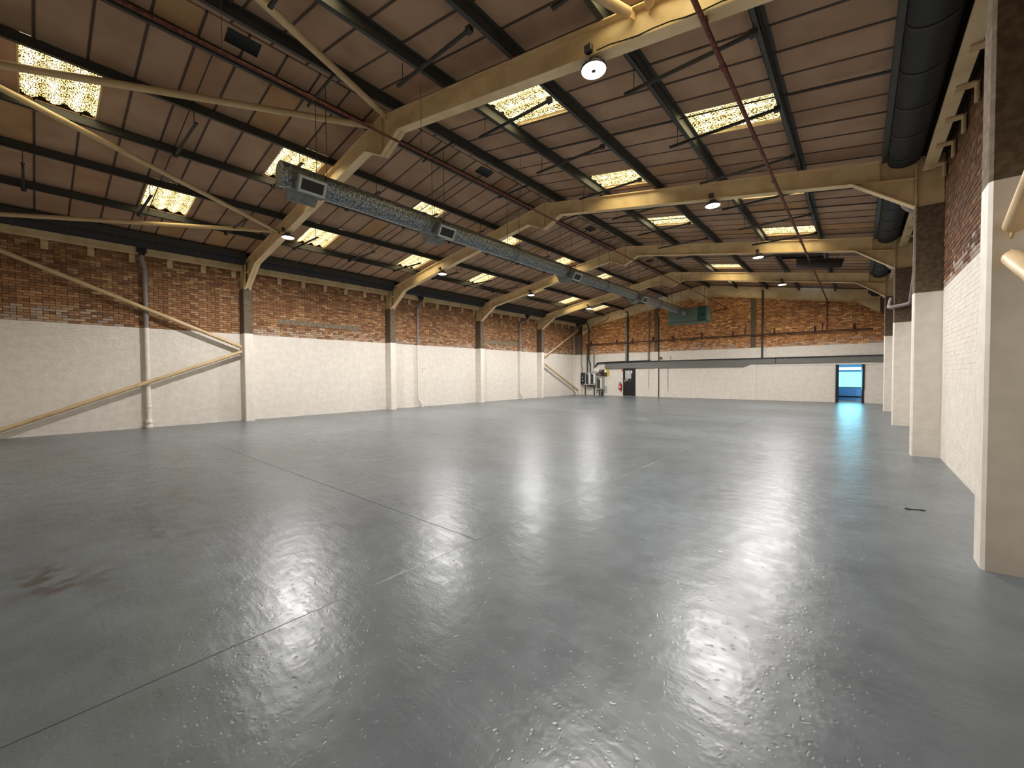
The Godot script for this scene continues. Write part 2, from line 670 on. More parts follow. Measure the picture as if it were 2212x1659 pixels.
func lay_bricks(parent: Node3D, o: Vector3, along: Vector3, out: Vector3, length: float, top: float, keep: Callable, singles_at: Callable, tone_seed: int, tint := Color(1, 1, 1)) -> void:
	var rg := RandomNumberGenerator.new()
	rg.seed = tone_seed
	var basis := Basis(along, Vector3.UP, along.cross(Vector3.UP))
	if basis.z.dot(out) < 0.0:
		basis = Basis(-along, Vector3.UP, (-along).cross(Vector3.UP))
	var shapes := {}
	for kind in ["s", "h", "S", "H"]:
		var L: float = {"s": 0.214, "h": 0.1015, "S": 0.2247, "H": 0.1123}[kind]
		var hh := 0.0645 if kind in ["s", "h"] else 0.0736
		var b := MB.new()
		b.obox(Vector3.ZERO, Vector3(L / 2, 0, 0), Vector3(0, hh / 2, 0), Vector3(0, 0, 0.02), 0.004 if kind in ["s", "h"] else 0.0015)
		shapes[kind] = b.mesh()
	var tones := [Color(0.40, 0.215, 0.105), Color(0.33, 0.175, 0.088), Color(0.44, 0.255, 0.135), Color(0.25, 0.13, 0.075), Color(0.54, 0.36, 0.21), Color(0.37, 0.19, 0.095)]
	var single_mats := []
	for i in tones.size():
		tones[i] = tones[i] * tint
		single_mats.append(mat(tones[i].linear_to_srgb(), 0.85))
	var items := []
	var rows := int(top / CO)
	for row in rows:
		var y := (row + 0.5) * CO
		var head := row % 4 == 1
		var step := 0.1125 if head else 0.225
		var off := 0.056 if head else (0.1125 if row % 2 == 0 else 0.0)
		var n := int(length / step) + 1
		for i in n:
			var s := i * step + off
			if s > length:
				continue
			var what: int = keep.call(s, y)
			if what == 0:
				continue
			var prood := rg.randf_range(-0.003, 0.004)
			var painted := what == 2
			if painted:
				prood = rg.randf_range(-0.0015, 0.0012)
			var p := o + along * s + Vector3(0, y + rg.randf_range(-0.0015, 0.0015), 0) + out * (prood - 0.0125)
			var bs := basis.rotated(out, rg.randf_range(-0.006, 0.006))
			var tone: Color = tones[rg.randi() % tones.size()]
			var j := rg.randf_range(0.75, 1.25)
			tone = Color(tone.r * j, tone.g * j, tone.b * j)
			var near_paint := y - YW
			if not painted and near_paint < 0.45 and rg.randf() < 0.75 - near_paint * 1.5:
				tone = tone.lerp(Color(0.55, 0.48, 0.40), rg.randf_range(0.25, 0.65))
			items.append([("H" if head else "S") if painted else ("h" if head else "s"), Transform3D(bs, p), tone, painted])
	var order := []
	for i in items.size():
		var q: float = singles_at.call(items[i][1].origin, items[i][3])
		if q >= 0.0:
			order.append([q, i])
	order.sort_custom(func(a, b): return a[0] < b[0])
	var single := {}
	for i in mini(292, order.size()):
		single[order[i][1]] = true
	for i in single:
		var it = items[i]
		var mm: Material = M.white_brick
		if not it[3]:
			mm = single_mats[i % single_mats.size()]
		var b := obj("brick", shapes[it[0]], mm, parent)
		b.transform = it[1]
	for kind in shapes:
		var list := []
		for i in items.size():
			if items[i][0] == kind and not single.has(i):
				list.append(items[i])
		if list.is_empty():
			continue
		var mm := MultiMesh.new()
		mm.transform_format = MultiMesh.TRANSFORM_3D
		var bare: bool = kind in ["s", "h"]
		mm.use_colors = bare
		mm.mesh = shapes[kind]
		mm.instance_count = list.size()
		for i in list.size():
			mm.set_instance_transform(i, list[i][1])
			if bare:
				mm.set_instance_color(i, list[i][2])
		var o2 := MultiMeshInstance3D.new()
		o2.name = numbered("brickwork" if bare else "painted_brickwork", parent)
		o2.multimesh = mm
		o2.material_override = M.brick_inst if bare else M.white_brick
		o2.set_meta("kind", "stuff")
		parent.add_child(o2, true)


func build_walls() -> void:
	var d0 := -3.2
	var d1 := 28.0
	var eye := Vector3(0, 1.6, 0)
	# the long wall with the bracing
	var wl := struct_node("wall_left", "long brick wall, bare above and painted white below, with braced bays", "wall")
	var a := MB.new()
	a.box(V(XL - 0.35, -0.2, d0), V(XL - 0.012, YW, d1))
	obj("painted_base", a.mesh(), M.white, wl)
	var b := MB.new()
	b.box(V(XL - 0.35, YW, d0), V(XL - 0.012, 6.25, d1))
	obj("mortar", b.mesh(), M.mortar, wl)
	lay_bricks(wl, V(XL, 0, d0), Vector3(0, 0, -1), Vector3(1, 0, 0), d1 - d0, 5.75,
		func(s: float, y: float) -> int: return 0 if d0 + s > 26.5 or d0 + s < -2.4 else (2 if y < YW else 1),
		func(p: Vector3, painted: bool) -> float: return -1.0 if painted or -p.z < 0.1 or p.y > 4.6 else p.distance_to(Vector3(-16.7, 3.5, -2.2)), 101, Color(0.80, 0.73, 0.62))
	# the wall with the deep piers
	var wr := struct_node("wall_right", "long brick wall behind the white piers, painted white below", "wall")
	a = MB.new()
	a.box(V(XR + 0.012, -0.2, d0), V(XR + 0.35, YW, d1))
	obj("painted_base", a.mesh(), M.white, wr)
	b = MB.new()
	b.box(V(XR + 0.012, YW, d0), V(XR + 0.35, 6.25, d1))
	obj("mortar", b.mesh(), M.mortar, wr)
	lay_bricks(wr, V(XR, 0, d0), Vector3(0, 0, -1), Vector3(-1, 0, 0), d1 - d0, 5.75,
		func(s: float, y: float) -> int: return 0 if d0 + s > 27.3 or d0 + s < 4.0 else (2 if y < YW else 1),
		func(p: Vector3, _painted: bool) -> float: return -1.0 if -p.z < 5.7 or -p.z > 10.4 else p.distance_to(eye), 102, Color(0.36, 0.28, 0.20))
	# far gable, with the doorway cut out
	var wb := struct_node("wall_back", "far gable wall of brown brick over white paint, with two doors", "wall")
	var dx0 := -0.95
	var dx1 := 0.17
	var dh := 2.04
	var body := MB.new()
	var mort := MB.new()
	for q in [[XL - 0.3, dx0, 0.0, YW], [dx1, XR + 0.3, 0.0, YW], [dx0, dx1, dh, YW]]:
		body.hexa([G(q[0], q[2], -0.012), G(q[1], q[2], -0.012), G(q[1], q[3], -0.012), G(q[0], q[3], -0.012)], [G(q[0], q[2], -0.32), G(q[1], q[2], -0.32), G(q[1], q[3], -0.32), G(q[0], q[3], -0.32)])
	obj("painted_base", body.mesh(), M.white, wb)
	mort.prism([G(XL - 0.3, YW, -0.012), G(XR + 0.3, YW, -0.012), G(XR + 0.3, 6.0, -0.012), G(XM, 7.5, -0.012), G(XL - 0.3, 6.0, -0.012)], (G(0, 0, -0.32) - G(0, 0, -0.012)))
	obj("mortar", mort.mesh(), M.mortar, wb)
	var along := (G(1, 0) - G(0, 0)).normalized()
	var out := Vector3(-along.z, 0, along.x)
	if out.z < 0:
		out = -out
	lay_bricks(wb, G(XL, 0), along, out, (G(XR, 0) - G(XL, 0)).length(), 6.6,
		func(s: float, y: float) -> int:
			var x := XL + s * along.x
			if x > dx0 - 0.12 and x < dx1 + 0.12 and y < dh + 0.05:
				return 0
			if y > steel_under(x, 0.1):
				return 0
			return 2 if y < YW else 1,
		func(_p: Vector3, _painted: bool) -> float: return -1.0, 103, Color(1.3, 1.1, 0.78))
	# steel of the gable frame over the brickwork
	var gs := MB.new()
	var poly := []
	for x in [-16.3, -15.3, -8.36, XM, -7.1, -0.16, 0.75]:
		poly.append(G(x, steel_under(x, 0.13), 0.0))
	poly.append(G(0.75, rafter_top(0.75) + 0.14, 0.0))
	poly.append(G(XM, YT + 0.14, 0.0))
	poly.append(G(-16.3, rafter_top(-16.3) + 0.14, 0.0))
	gs.prism(poly, out * 0.02)
	var lip := MB.new()
	var last := Vector3.ZERO
	for x in [-15.3, -8.36, XM, -7.1, -0.16]:
		var p := G(x, steel_under(x, 0.12), 0.05)
		if last != Vector3.ZERO:
			lip.bar(last, p, Vector3.UP, 0.05, 0.012)
		last = p
	var gf := thing("gable_frame", "cream steel rafter web built into the top of the far gable wall", "rafter")
	obj("web", gs.mesh(), M.steel_cream, gf)
	obj("lower_flange", lip.mesh(), M.steel_cream, gf)
	# white lintel and pilasters of the gable
	for q in [[-10.66, -10.40, "white pilaster on the far gable, left of centre and beside a thin black conduit"], [-4.92, -4.64, "white and brown pilaster on the far gable under the step of the steel beam"]]:
		var t := thing("pilaster", q[2], "pilaster", G(q[0], 0), "pilasters on the far gable")
		var low := MB.new(t.position)
		low.hexa([G(q[0], 0, -0.05), G(q[1], 0, -0.05), G(q[1], YW, -0.05), G(q[0], YW, -0.05)], [G(q[0], 0, 0.05), G(q[1], 0, 0.05), G(q[1], YW, 0.05), G(q[0], YW, 0.05)])
		obj("painted_base", low.mesh(), M.white, t)
		var tp := steel_under(q[0], 0.12)
		var hi := MB.new(t.position)
		hi.hexa([G(q[0], YW, -0.05), G(q[1], YW, -0.05), G(q[1], tp, -0.05), G(q[0], tp, -0.05)], [G(q[0], YW, 0.048), G(q[1], YW, 0.048), G(q[1], tp, 0.048), G(q[0], tp, 0.048)])
		obj("upper_shaft", hi.mesh(), M.concrete, t)
	# wall behind the camera
	var wf := struct_node("wall_front", "plain white end wall behind the viewpoint", "wall")
	var e := MB.new()
	var k0 := -2.65
	e.prism([V(XL - 0.3, -0.2, k0), V(XR + 0.3, -0.2, k0 + S * 18), V(XR + 0.3, 6.0, k0 + S * 18), V(XM, 7.5, k0 + S * 9), V(XL - 0.3, 6.0, k0)], Vector3(0, 0, 0.3))
	obj("body", e.mesh(), M.white, wf)


# joints of the roof run with the frames; both slopes share the spacing, not the phase
func slope_point(side: float, q: float, dq: float, h: float) -> Vector3:      # q metres from the ridge, dq = d at XL
	var x := XM + side * q
	return Vector3(x, YT - SL * q + h, -(dq + S * (x - XL)))

func light_rows() -> Array:
	# side, inner q, outer q, first d (at XL), count, name
	return [[-1.0, 2.17, 3.60, -0.98, 8, "upper row, braced side"], [-1.0, 5.24, 6.67, 0.97, 7, "lower row, braced side"],
		[1.0, 2.17, 3.60, 1.00, 7, "upper row, pier side"], [1.0, 5.24, 6.67, 2.97, 7, "lower row, pier side"]]

const PUR := [0.55, 2.1, 3.67, 5.17, 6.74]

func build_roof() -> void:
	var holes := {}
	for row in light_rows():
		for n in row[4]:
			if row[0] > 0 and row[1] > 5 and n == 4:
				continue
			var key := "%d_%d" % [int(row[0]), 1 if row[1] < 3 else 3]
			if not holes.has(key):
				holes[key] = []
			holes[key].append([row[3] + 3.847 * n, row[3] + 3.847 * n + 0.93])
	var tears := {"1_3": [[17.9, 19.3]]}        # where a board has dropped out
	for side in [-1.0, 1.0]:
		var ce := struct_node("ceiling" if side < 0 else "ceiling_001", "brown board lining of the roof slope over the braced wall" if side < 0 else "brown board lining of the roof slope over the white piers", "ceiling")
		var sheet := MB.new()
		var tees := MB.new()
		var edges := [0.02, 0.55, 2.1, 3.67, 5.17, 6.74, 8.25 if side > 0 else 8.3]
		var phase := DL - 0.02 if side < 0 else DL - 0.30
		for rowi in edges.size() - 1:
			var q0: float = edges[rowi] + 0.001
			var q1: float = edges[rowi + 1] - 0.001
			var key := "%d_%d" % [int(side), rowi - 1]
			var cut: Array = holes.get(key, [])
			var torn: Array = tears.get(key, [])
			# lining boards
			for k in range(-13, 42):
				var a := phase + k * 0.577 + 0.012
				var b := phase + (k + 1) * 0.577 - 0.012
				if b < -2.9 or a > GD - 0.02:
					continue
				b = minf(b, GD - 0.02)
				var parts := [[a, b]]
				for h in cut + torn:
					var next := []
					for p in parts:
						if h[1] <= p[0] or h[0] >= p[1]:
							next.append(p)
							continue
						if h[0] - p[0] > 0.03:
							next.append([p[0], h[0]])
						if p[1] - h[1] > 0.03:
							next.append([h[1], p[1]])
					parts = next
				for p in parts:
					var lo := []
					var hi := []
					var sag := rng.randf_range(-0.004, 0.004)
					for c in [[q0, p[0]], [q1, p[0]], [q1, p[1]], [q0, p[1]]]:
						lo.append(slope_point(side, c[0], c[1], 0.20 + sag))
						hi.append(slope_point(side, c[0], c[1], 0.225 + sag))
					var m := MB.new()
					m.hexa(lo, hi)
					var tone := rng.randi() % 3
					if rng.randf() < 0.12:
						tone = 3 + rng.randi() % 2
					obj("ceiling_panel", m.mesh(), M.lining[tone], ce)
			# tee bars in the joints
			for k in range(-13, 42):
				var a := phase + k * 0.577
				if a < -2.9 or a > GD - 0.05:
					continue
				var inside := false
				for h in cut:
					if a > h[0] - 0.01 and a < h[1] + 0.01:
						inside = true
				if inside:
					continue
				tees.bar(slope_point(side, q0, a, 0.194), slope_point(side, q1, a, 0.194), Vector3.UP, 0.017, 0.004)
			# roof sheeting above, left open over the rooflights
			var at := -3.4
			var spans := []
			for h in cut:
				spans.append([at, h[0]])
				at = h[1]
			spans.append([at, 28.4])
			for p in spans:
				if p[1] - p[0] < 0.01:
					continue
				var lo := []
				var hi := []
				var qa: float = q0 - (0.04 if rowi == 0 else 0.004)
				var qb: float = q1 + (0.9 if rowi == edges.size() - 2 else 0.004)
				for c in [[qa, p[0]], [qb, p[0]], [qb, p[1]], [qa, p[1]]]:
					lo.append(slope_point(side, c[0], c[1], 0.30))
					hi.append(slope_point(side, c[0], c[1], 0.36))
				sheet.hexa(lo, hi)
		obj("roof_sheeting", sheet.mesh(), M.sheeting, ce)
		var tb := obj("tee_bars", tees.mesh(), M.tee, ce)
		tb.set_meta("kind", "stuff")


func plate(m: MB, k: float, x0: float, y0: float, x1: float, y1: float, oa: float, ob: float, th: float) -> void:
	# a plate along the frame from (x0,y0) to (x1,y1), its thickness measured upwards
	var n := Vector2(-(y1 - y0), x1 - x0).normalized() * th
	var p := []
	var q := []
	for o in [oa, ob]:
		p.append(V(x0, y0, fd(k, x0, o)))
		q.append(V(x1, y1, fd(k, x1, o)))
	for o in [ob, oa]:
		p.append(V(x0 + n.x, y0 + n.y, fd(k, x0 + n.x, o)))
		q.append(V(x1 + n.x, y1 + n.y, fd(k, x1 + n.x, o)))
	m.hexa(p, q)

func web(m: MB, k: float, pts: Array, oa: float, ob: float) -> void:
	var p := []
	for c in pts:
		p.append(V(c[0], c[1], fd(k, c[0], oa)))
	m.prism(p, V(0, 0, ob - oa))

func build_frames() -> void:
	var names := ["nearest", "second", "third", "farthest free-standing"]
	for k in 4:
		var t := thing("portal_frame", "%s cream steel portal frame spanning the hall from the camera" % names[k] if k != 3 else "farthest free-standing cream steel portal frame, next to the far gable", "portal frame", V(XM, YT, fd(k, XM, 0.14)), "cream portal frames")
		for sd in [-1.0, 1.0]:
			var QF := 8.55 if sd < 0 else 8.475
			var X := func(q: float) -> float: return XM + sd * q
			var rf := MB.new(t.position)
			# web, lower flange and upper flange of the rafter
			web(rf, k, [[X.call(0.0), 6.78], [X.call(QF), 6.78 - SL * QF], [X.call(QF), YT - SL * QF], [X.call(0.0), YT]], 0.132, 0.148)
			plate(rf, k, X.call(0.63), 6.67, X.call(7.57), 5.45, 0.045, 0.235, 0.016 * sd)
			plate(rf, k, X.call(0.0), YT - 0.016, X.call(QF), YT - 0.016 - SL * QF, 0.045, 0.235, 0.016 * sd)
			obj("rafter", rf.mesh(), M.steel_cream, t)
			var kh := MB.new(t.position)
			web(kh, k, [[X.call(7.57), 5.45], [X.call(QF), 4.75], [X.call(QF), 5.45 - SL * (QF - 7.57)], [X.call(8.0), 5.45 - SL * 0.43]], 0.13, 0.15)
			plate(kh, k, X.call(7.57), 5.45, X.call(QF), 4.75, 0.045, 0.235, 0.018 * sd)
			plate(kh, k, X.call(7.57), 5.45, X.call(QF), 5.45 - SL * (QF - 7.57), 0.06, 0.22, 0.014 * sd)
			obj("knee_haunch", kh.mesh(), M.steel_cream, t)
			var st := MB.new(t.position)
			# the steel stub on top of the concrete column
			web(st, k, [[X.call(QF), 4.72], [X.call(QF + 0.38), 4.72], [X.call(QF + 0.38), YT - SL * (QF + 0.38)], [X.call(QF), YT - SL * QF]], 0.10, 0.18)
			for q in [QF, QF + 0.36]:
				web(st, k, [[X.call(q), 4.72], [X.call(q + 0.02), 4.72], [X.call(q + 0.02), YT - SL * q], [X.call(q), YT - SL * q]], 0.03, 0.25)
			obj("column_stub", st.mesh(), M.steel_cream, t)
			# web stiffener near the knee and end plate bolts
			var sf := MB.new(t.position)
			web(sf, k, [[X.call(7.97), 5.40], [X.call(7.985), 5.40], [X.call(7.985), 5.78], [X.call(7.97), 5.78]], 0.05, 0.23)
			obj("stiffener", sf.mesh(), M.steel_cream, t)
		var ah := MB.new(t.position)
		web(ah, k, [[XM - 0.63, 6.67], [XM, 6.36], [XM + 0.63, 6.67], [XM, 6.78]], 0.13, 0.15)
		plate(ah, k, XM - 0.63, 6.67, XM, 6.36, 0.045, 0.235, 0.018)
		plate(ah, k, XM, 6.36, XM + 0.63, 6.67, 0.045, 0.235, 0.018)
		web(ah, k, [[XM - 0.01, 6.37], [XM + 0.01, 6.37], [XM + 0.01, YT - 0.02], [XM - 0.01, YT - 0.02]], 0.06, 0.22)
		obj("apex_haunch", ah.mesh(), M.steel_cream, t)


func build_columns() -> void:
	var near := ["nearest", "second", "third", "fourth"]
	for sd in [-1.0, 1.0]:
		for k in 5:
			if k == 4 and sd > 0:
				continue
			var xa := XL - 0.02 if sd < 0 else COLR
			var xb := COLL if sd < 0 else XR + 0.02
			var oa := 0.0
			var ob := 0.28
			var kk := float(k)
			if k == 4:
				kk = (26.05 - DL) / B
				ob = 0.34
			var lab := ""
			if sd < 0:
				lab = "part-painted concrete column on the braced wall, %s from the camera" % near[k] if k < 4 else "corner column behind the switchgear, where braced wall meets the far gable"
			else:
				lab = "deep pier on the unbraced wall, %s from the camera, bare concrete above white paint" % near[k] if k > 0 else "big white pier close by at the picture's edge, bracing tubes bolted to it"
			var t := thing("concrete_column", lab, "column", V((xa + xb) / 2, 0, fd(kk, xa, 0.14)), "concrete columns")
			for part in [["painted_base", 0.0, YW - (0.04 if sd > 0 else 0.0), M.white], ["upper_shaft", YW - (0.04 if sd > 0 else 0.0), 4.72, M.concrete]]:
				var m := MB.new(t.position)
				var p := []
				var q := []
				for e in [part[1], part[2]]:
					var ring := []
					var bv := 0.022
					var e0 := 0.003 if part[0] == "painted_base" else 0.0
					for c in [[xa - e0 * 0, oa + bv], [xa + bv, oa - e0], [xb - bv, oa - e0], [xb, oa + bv], [xb, ob - bv], [xb - bv, ob + e0], [xa + bv, ob + e0], [xa, ob - bv]]:
						ring.append(V(c[0], e, fd(kk, c[0], c[1])))
					if e == part[1]:
						p = ring
					else:
						q = ring
				m.prism(p, q[0] - p[0])
				obj(part[0], m.mesh(), part[3], t)


func build_purlins() -> void:
	var row := ["just below the ridge", "second below the ridge", "third below the ridge", "fourth below the ridge", "lowest before the gutter"]
	for sd in [-1.0, 1.0]:
		for i in PUR.size():
			var q: float = PUR[i]
			var x: float = XM + sd * q
			var y := rafter_top(x)
			var m := MB.new()
			var d0 := -2.8
			var d1 := GD + S * (x - XL) - 0.02
			var tilt := 0.0
			# zed section: web, bottom flange towards the ridge, top flange towards the eaves
			for s in [[-0.006, 0.006, 0.004, 0.196], [-0.066 if sd > 0 else -0.006, 0.006 if sd > 0 else 0.066, 0.004, 0.012], [-0.006 if sd > 0 else -0.066, 0.066 if sd > 0 else 0.006, 0.188, 0.196], [-0.066 if sd > 0 else 0.058, -0.058 if sd > 0 else 0.066, 0.004, 0.03]]:
				var p := []
				var r := []
				for c in [[s[0], s[2]], [s[1], s[2]], [s[1], s[3]], [s[0], s[3]]]:
					var px: float = x + c[0] + tilt * c[1]
					var py: float = y + c[1] - tilt * c[0] * sd * sd
					p.append(V(px, py, d0))
					r.append(V(px, py, d1))
				m.hexa(p, r)
			var lab := "dark steel purlin %s, on the slope over the %s" % [row[i], "braced wall" if sd < 0 else "white piers"]
			tag(obj("purlin", m.mesh(), M.steel_dark), lab, "purlin", "dark roof purlins")
		# thin sag rods half-way along each bay
		for k in range(-1, 4):
			var m := MB.new()
			var dq := DL + k * B + 2.885 + (0.2 if sd < 0 else 0.1)
			m.tube([slope_point(sd, 0.5, dq, 0.12), slope_point(sd, 8.1, dq, 0.12)], 0.011, 6)
			tag(obj("sag_rod", m.mesh(), M.bar_dark), "thin dark sag rod tying the purlins in the %s bay over the %s" % [ORD[k + 1], "braced wall" if sd < 0 else "white piers"], "rod", "purlin sag rods")
	for i in 4:
		var t := MB.new()
		var dq: float = [1.45, 7.2, 13.0, 18.8][i]
		t.obox(slope_point(-1.0, 0.22, dq, 0.195), Vector3(0.14, SL * 0.14, 0), Vector3(0, 0.008, 0), Vector3(0, 0, 0.24))
		tag(obj("ridge_vent", t.mesh(), M.black), "small dark vent between the two ridge purlins, %s from the camera" % ORD[i], "vent", "ridge vents")


# ======================================================================== lights

func build_lamps() -> void:
	for sd in [-1.0, 1.0]:
		for k in 4:
			var x := -12.79 if sd < 0 else -2.75
			var p := V(x, 5.76, fd(k, x, 0.14))
			var lab := "round high-bay lamp under the %s frame, on the %s side of the duct" % [["nearest", "second", "third", "farthest"][k], "braced wall" if sd < 0 else "pier"]
			var t := thing("high_bay_lamp", lab, "lamp", p, "high-bay lamps")
			var b := MB.new(p)
			b.lathe(p, Vector3.UP, [Vector2(0.165, 0.0), Vector2(0.172, 0.008), Vector2(0.172, 0.03), Vector2(0.15, 0.045), Vector2(0.105, 0.06), Vector2(0.09, 0.075), Vector2(0.085, 0.12), Vector2(0.0, 0.125)], 28)
			for i in 14:
				var a := TAU * i / 14.0
				b.obox(p + Vector3(cos(a) * 0.12, 0.052, sin(a) * 0.12), Vector3(cos(a), 0, sin(a)) * 0.04, Vector3(0, 0.016, 0), Vector3(-sin(a), 0, cos(a)) * 0.003)
			obj("housing", b.mesh(), M.lamp_body, t)
			var l := MB.new(p)
			l.lathe(p, Vector3.DOWN, [Vector2(0.0, 0.004), Vector2(0.035, 0.004), Vector2(0.035, 0.006), Vector2(0.15, 0.006), Vector2(0.164, -0.001)], 28)
			obj("lens", l.mesh(), M.lamp_glow, t)
			var s := MB.new(p)
			s.lathe(p, Vector3.DOWN, [Vector2(0.03, 0.003), Vector2(0.028, 0.012), Vector2(0.0, 0.014)], 14)
			obj("sensor", s.mesh(), M.lamp_body, t)
			var c := MB.new(p)
			c.box(p + Vector3(-0.02, 0.12, -0.02), p + Vector3(0.02, 0.2, 0.02))
			c.box(p + Vector3(-0.03, 0.16, 0.0), p + Vector3(0.03, 0.19, 0.13))
			c.box(p + Vector3(-0.055, 0.16, 0.1), p + Vector3(0.055, 0.26, 0.17), 0.01)
			obj("clamp", c.mesh(), M.lamp_body, t)
			var sp := SpotLight3D.new()
			sp.name = numbered("lamp_light", self)
			sp.position = p - Vector3(0, 0.03, 0)
			sp.rotation = Vector3(-PI / 2, 0, 0)
			sp.light_color = Color(1.0, 0.985, 0.985)
			sp.light_energy = LAMP_E
			sp.light_size = 0.15
			sp.spot_range = 60.0
			sp.spot_attenuation = 2.0
			sp.spot_angle = 88.0
			sp.spot_angle_attenuation = 0.72
			sp.shadow_enabled = true
			add_child(sp)

const LAMP_E := 42.0

func build_rooflights() -> void:
	for row in light_rows():
		for n in row[4]:
			var sd: float = row[0]
			if sd > 0 and row[1] > 5 and n == 4:
				continue
			var d0: float = row[3] + 3.847 * n
			var mid := slope_point(sd, (row[1] + row[2]) / 2, d0 + 0.465, 0.27)
			if -mid.z > GD + S * (mid.x - XL) - 0.6:
				continue
			var t := thing("rooflight", "yellowed corrugated rooflight, %s from the camera, %s" % [ORD[n], row[5]], "rooflight", mid, "corrugated rooflights")
			# corrugated sheet
			var m := MB.new(mid)
			var qa: float = row[1] - 0.09
			var qb: float = row[2] + 0.1
			var seg := 42
			var amp := 0.028
			for i in seg:
				var u0 := float(i) / seg
				var u1 := float(i + 1) / seg
				var p := []
				var nn := []
				for uu in [u0, u1]:
					var ph: float = TAU * 3.5 * uu
					for q in [qa, qb]:
						p.append(slope_point(sd, q, d0 - 0.03 + 0.99 * uu, 0.285 + amp * cos(ph)))
					nn.append(Vector3(0, -1, -amp * TAU * 3.5 / 0.99 * sin(ph) * -1.0).normalized())
				m.tri(p[0], p[1], p[3], nn[0], nn[0], nn[1], Vector2(u0, 0), Vector2(u0, 1), Vector2(u1, 1))
				m.tri(p[0], p[3], p[2], nn[0], nn[1], nn[1], Vector2(u0, 0), Vector2(u1, 1), Vector2(u1, 0))
			obj("translucent_sheet", m.mesh(), M.skylight, t)
			for e in [d0 - 0.012, d0 + 0.942]:
				var b := MB.new(mid)
				var lo := []
				var hi := []
				for c in [[row[1] - 0.05, e - 0.012], [row[2] + 0.05, e - 0.012], [row[2] + 0.05, e + 0.012], [row[1] - 0.05, e + 0.012]]:
					lo.append(slope_point(sd, c[0], c[1], 0.195))
					hi.append(slope_point(sd, c[0], c[1], 0.30))
				b.hexa(lo, hi)
				obj("side_board", b.mesh(), M.tube_cream, t)
			var al := AreaLight3D.new()
			al.name = numbered("rooflight_light", self)
			al.position = slope_point(sd, (row[1] + row[2]) / 2, d0 + 0.465, 0.235)
			al.basis = Basis.looking_at(Vector3(-sd * SL, -1.0, 0).normalized(), Vector3(0, 0, -1))
			al.area_size = Vector2(1.38, 0.88)
			al.light_color = Color(1.0, 0.93, 0.72)
			al.light_energy = 1.3
			al.area_range = 60.0
			al.area_attenuation = 2.0
			al.shadow_enabled = true
			add_child(al)


# ======================================================================== eaves, bracing, hanging bars

func build_eaves() -> void:
	var bayn := ["the bay beside the camera", "the first full bay", "the second full bay", "the third full bay", "the bay by the far gable"]
	for sd in [-1.0, 1.0]:
		var eo := 0.0 if sd < 0 else -0.105
		var X := func(q: float) -> float: return XM + sd * (q + eo)
		var wall := "braced wall" if sd < 0 else "pier wall"
		for k in range(-1, 4):
			if sd > 0 and k < 0:
				continue
			var xe: float = X.call(8.6)
			var d0 := maxf(fd(k, xe, 0.27), -2.6)
			var d1 := fd(k + 1, xe, 0.01) if k < 3 else GD + S * (xe - XL) - 0.03
			# cream eaves beam with wall brackets
			var eb := thing("eaves_beam", "cream eaves beam with wall brackets, %s, %s" % [wall, bayn[k + 1]], "beam", V(X.call(8.75), 5.38, (d0 + d1) / 2), "cream eaves beams")
			var m := MB.new(eb.position)
			m.box(V(X.call(8.71), 5.38, d0 - 0.02), V(X.call(8.72), 5.60, d1 + 0.02))
			m.box(V(X.call(8.68), 5.372, d0 - 0.02), V(X.call(8.84), 5.385, d1 + 0.02))
			m.box(V(X.call(8.71), 5.59, d0 - 0.02), V(X.call(8.84), 5.60, d1 + 0.02))
			m.box(V(X.call(8.675), 5.385, d0 - 0.02), V(X.call(8.685), 5.405, d1 + 0.02))
			obj("channel", m.mesh(), M.steel_cream, eb)
			for j in 6:
				var d: float = fd(k, X.call(8.9), 0.0) + [1.22, 2.08, 2.94, 3.81, 4.67, 5.53][j]
				if d < -2.5 or d > d1 - 0.1:
					continue
				var b := MB.new(eb.position)
				b.box(V(X.call(8.74), 5.345, d), V(X.call(8.955), 5.372, d + 0.14), 0.004)
				b.box(V(X.call(8.915), 5.13, d), V(X.call(8.945), 5.372, d + 0.14), 0.004)
				obj("bracket", b.mesh(), M.tube_cream, eb)
			# dark gutter
			var gt := thing("eaves_gutter", "dark grey box gutter above the %s in %s" % [wall, bayn[k + 1]], "gutter", V(X.call(8.4), 5.62, (d0 + d1) / 2), "dark eaves gutters")
			var g := MB.new(gt.position)
			var prof := [[8.205, 5.84]]
			for i in 13:
				var w := PI * i / 12.0
				prof.append([8.43 - 0.235 * cos(w), 5.69 - 0.17 * sin(w)])
			prof.append([8.665, 5.84])
			var ctr := Vector2(X.call(8.43), 5.72)
			for i in prof.size() - 1:
				for th in [0.0, 0.014]:
					var c := []
					for j in [i, i + 1]:
						var e := Vector2(X.call(prof[j][0]), prof[j][1])
						var rad := (e - ctr).normalized()
						if th > 0.0:
							e -= rad * th
						c.append([V(e.x, e.y, d0), V(e.x, e.y, d1), Vector3(rad.x, rad.y, 0) * (1.0 if th == 0.0 else -1.0)])
					g.tri(c[0][0], c[1][0], c[1][1], c[0][2], c[1][2], c[1][2])
					g.tri(c[0][0], c[1][1], c[0][1], c[0][2], c[1][2], c[0][2])
			obj("trough", g.mesh(), M.gutter, gt)
			var le := MB.new(gt.position)
			le.box(V(X.call(8.12), 5.70, d0), V(X.call(8.19), 5.90, d1), 0.006)
			obj("edge_angle", le.mesh(), M.steel_dark, gt)
			var dj := d0 + 0.5
			while dj < d1 - 0.1:
				var c := MB.new(gt.position)
				var pts := []
				for i in range(1, prof.size() - 1):
					pts.append(V(X.call(prof[i][0]), prof[i][1] - 0.004, dj))
				for i in pts.size() - 1:
					c.bar(pts[i], pts[i + 1], Vector3(0, 0, 1), 0.006, 0.028)
				obj("joint_collar", c.mesh(), M.bar_dark, gt)
				dj += 0.93


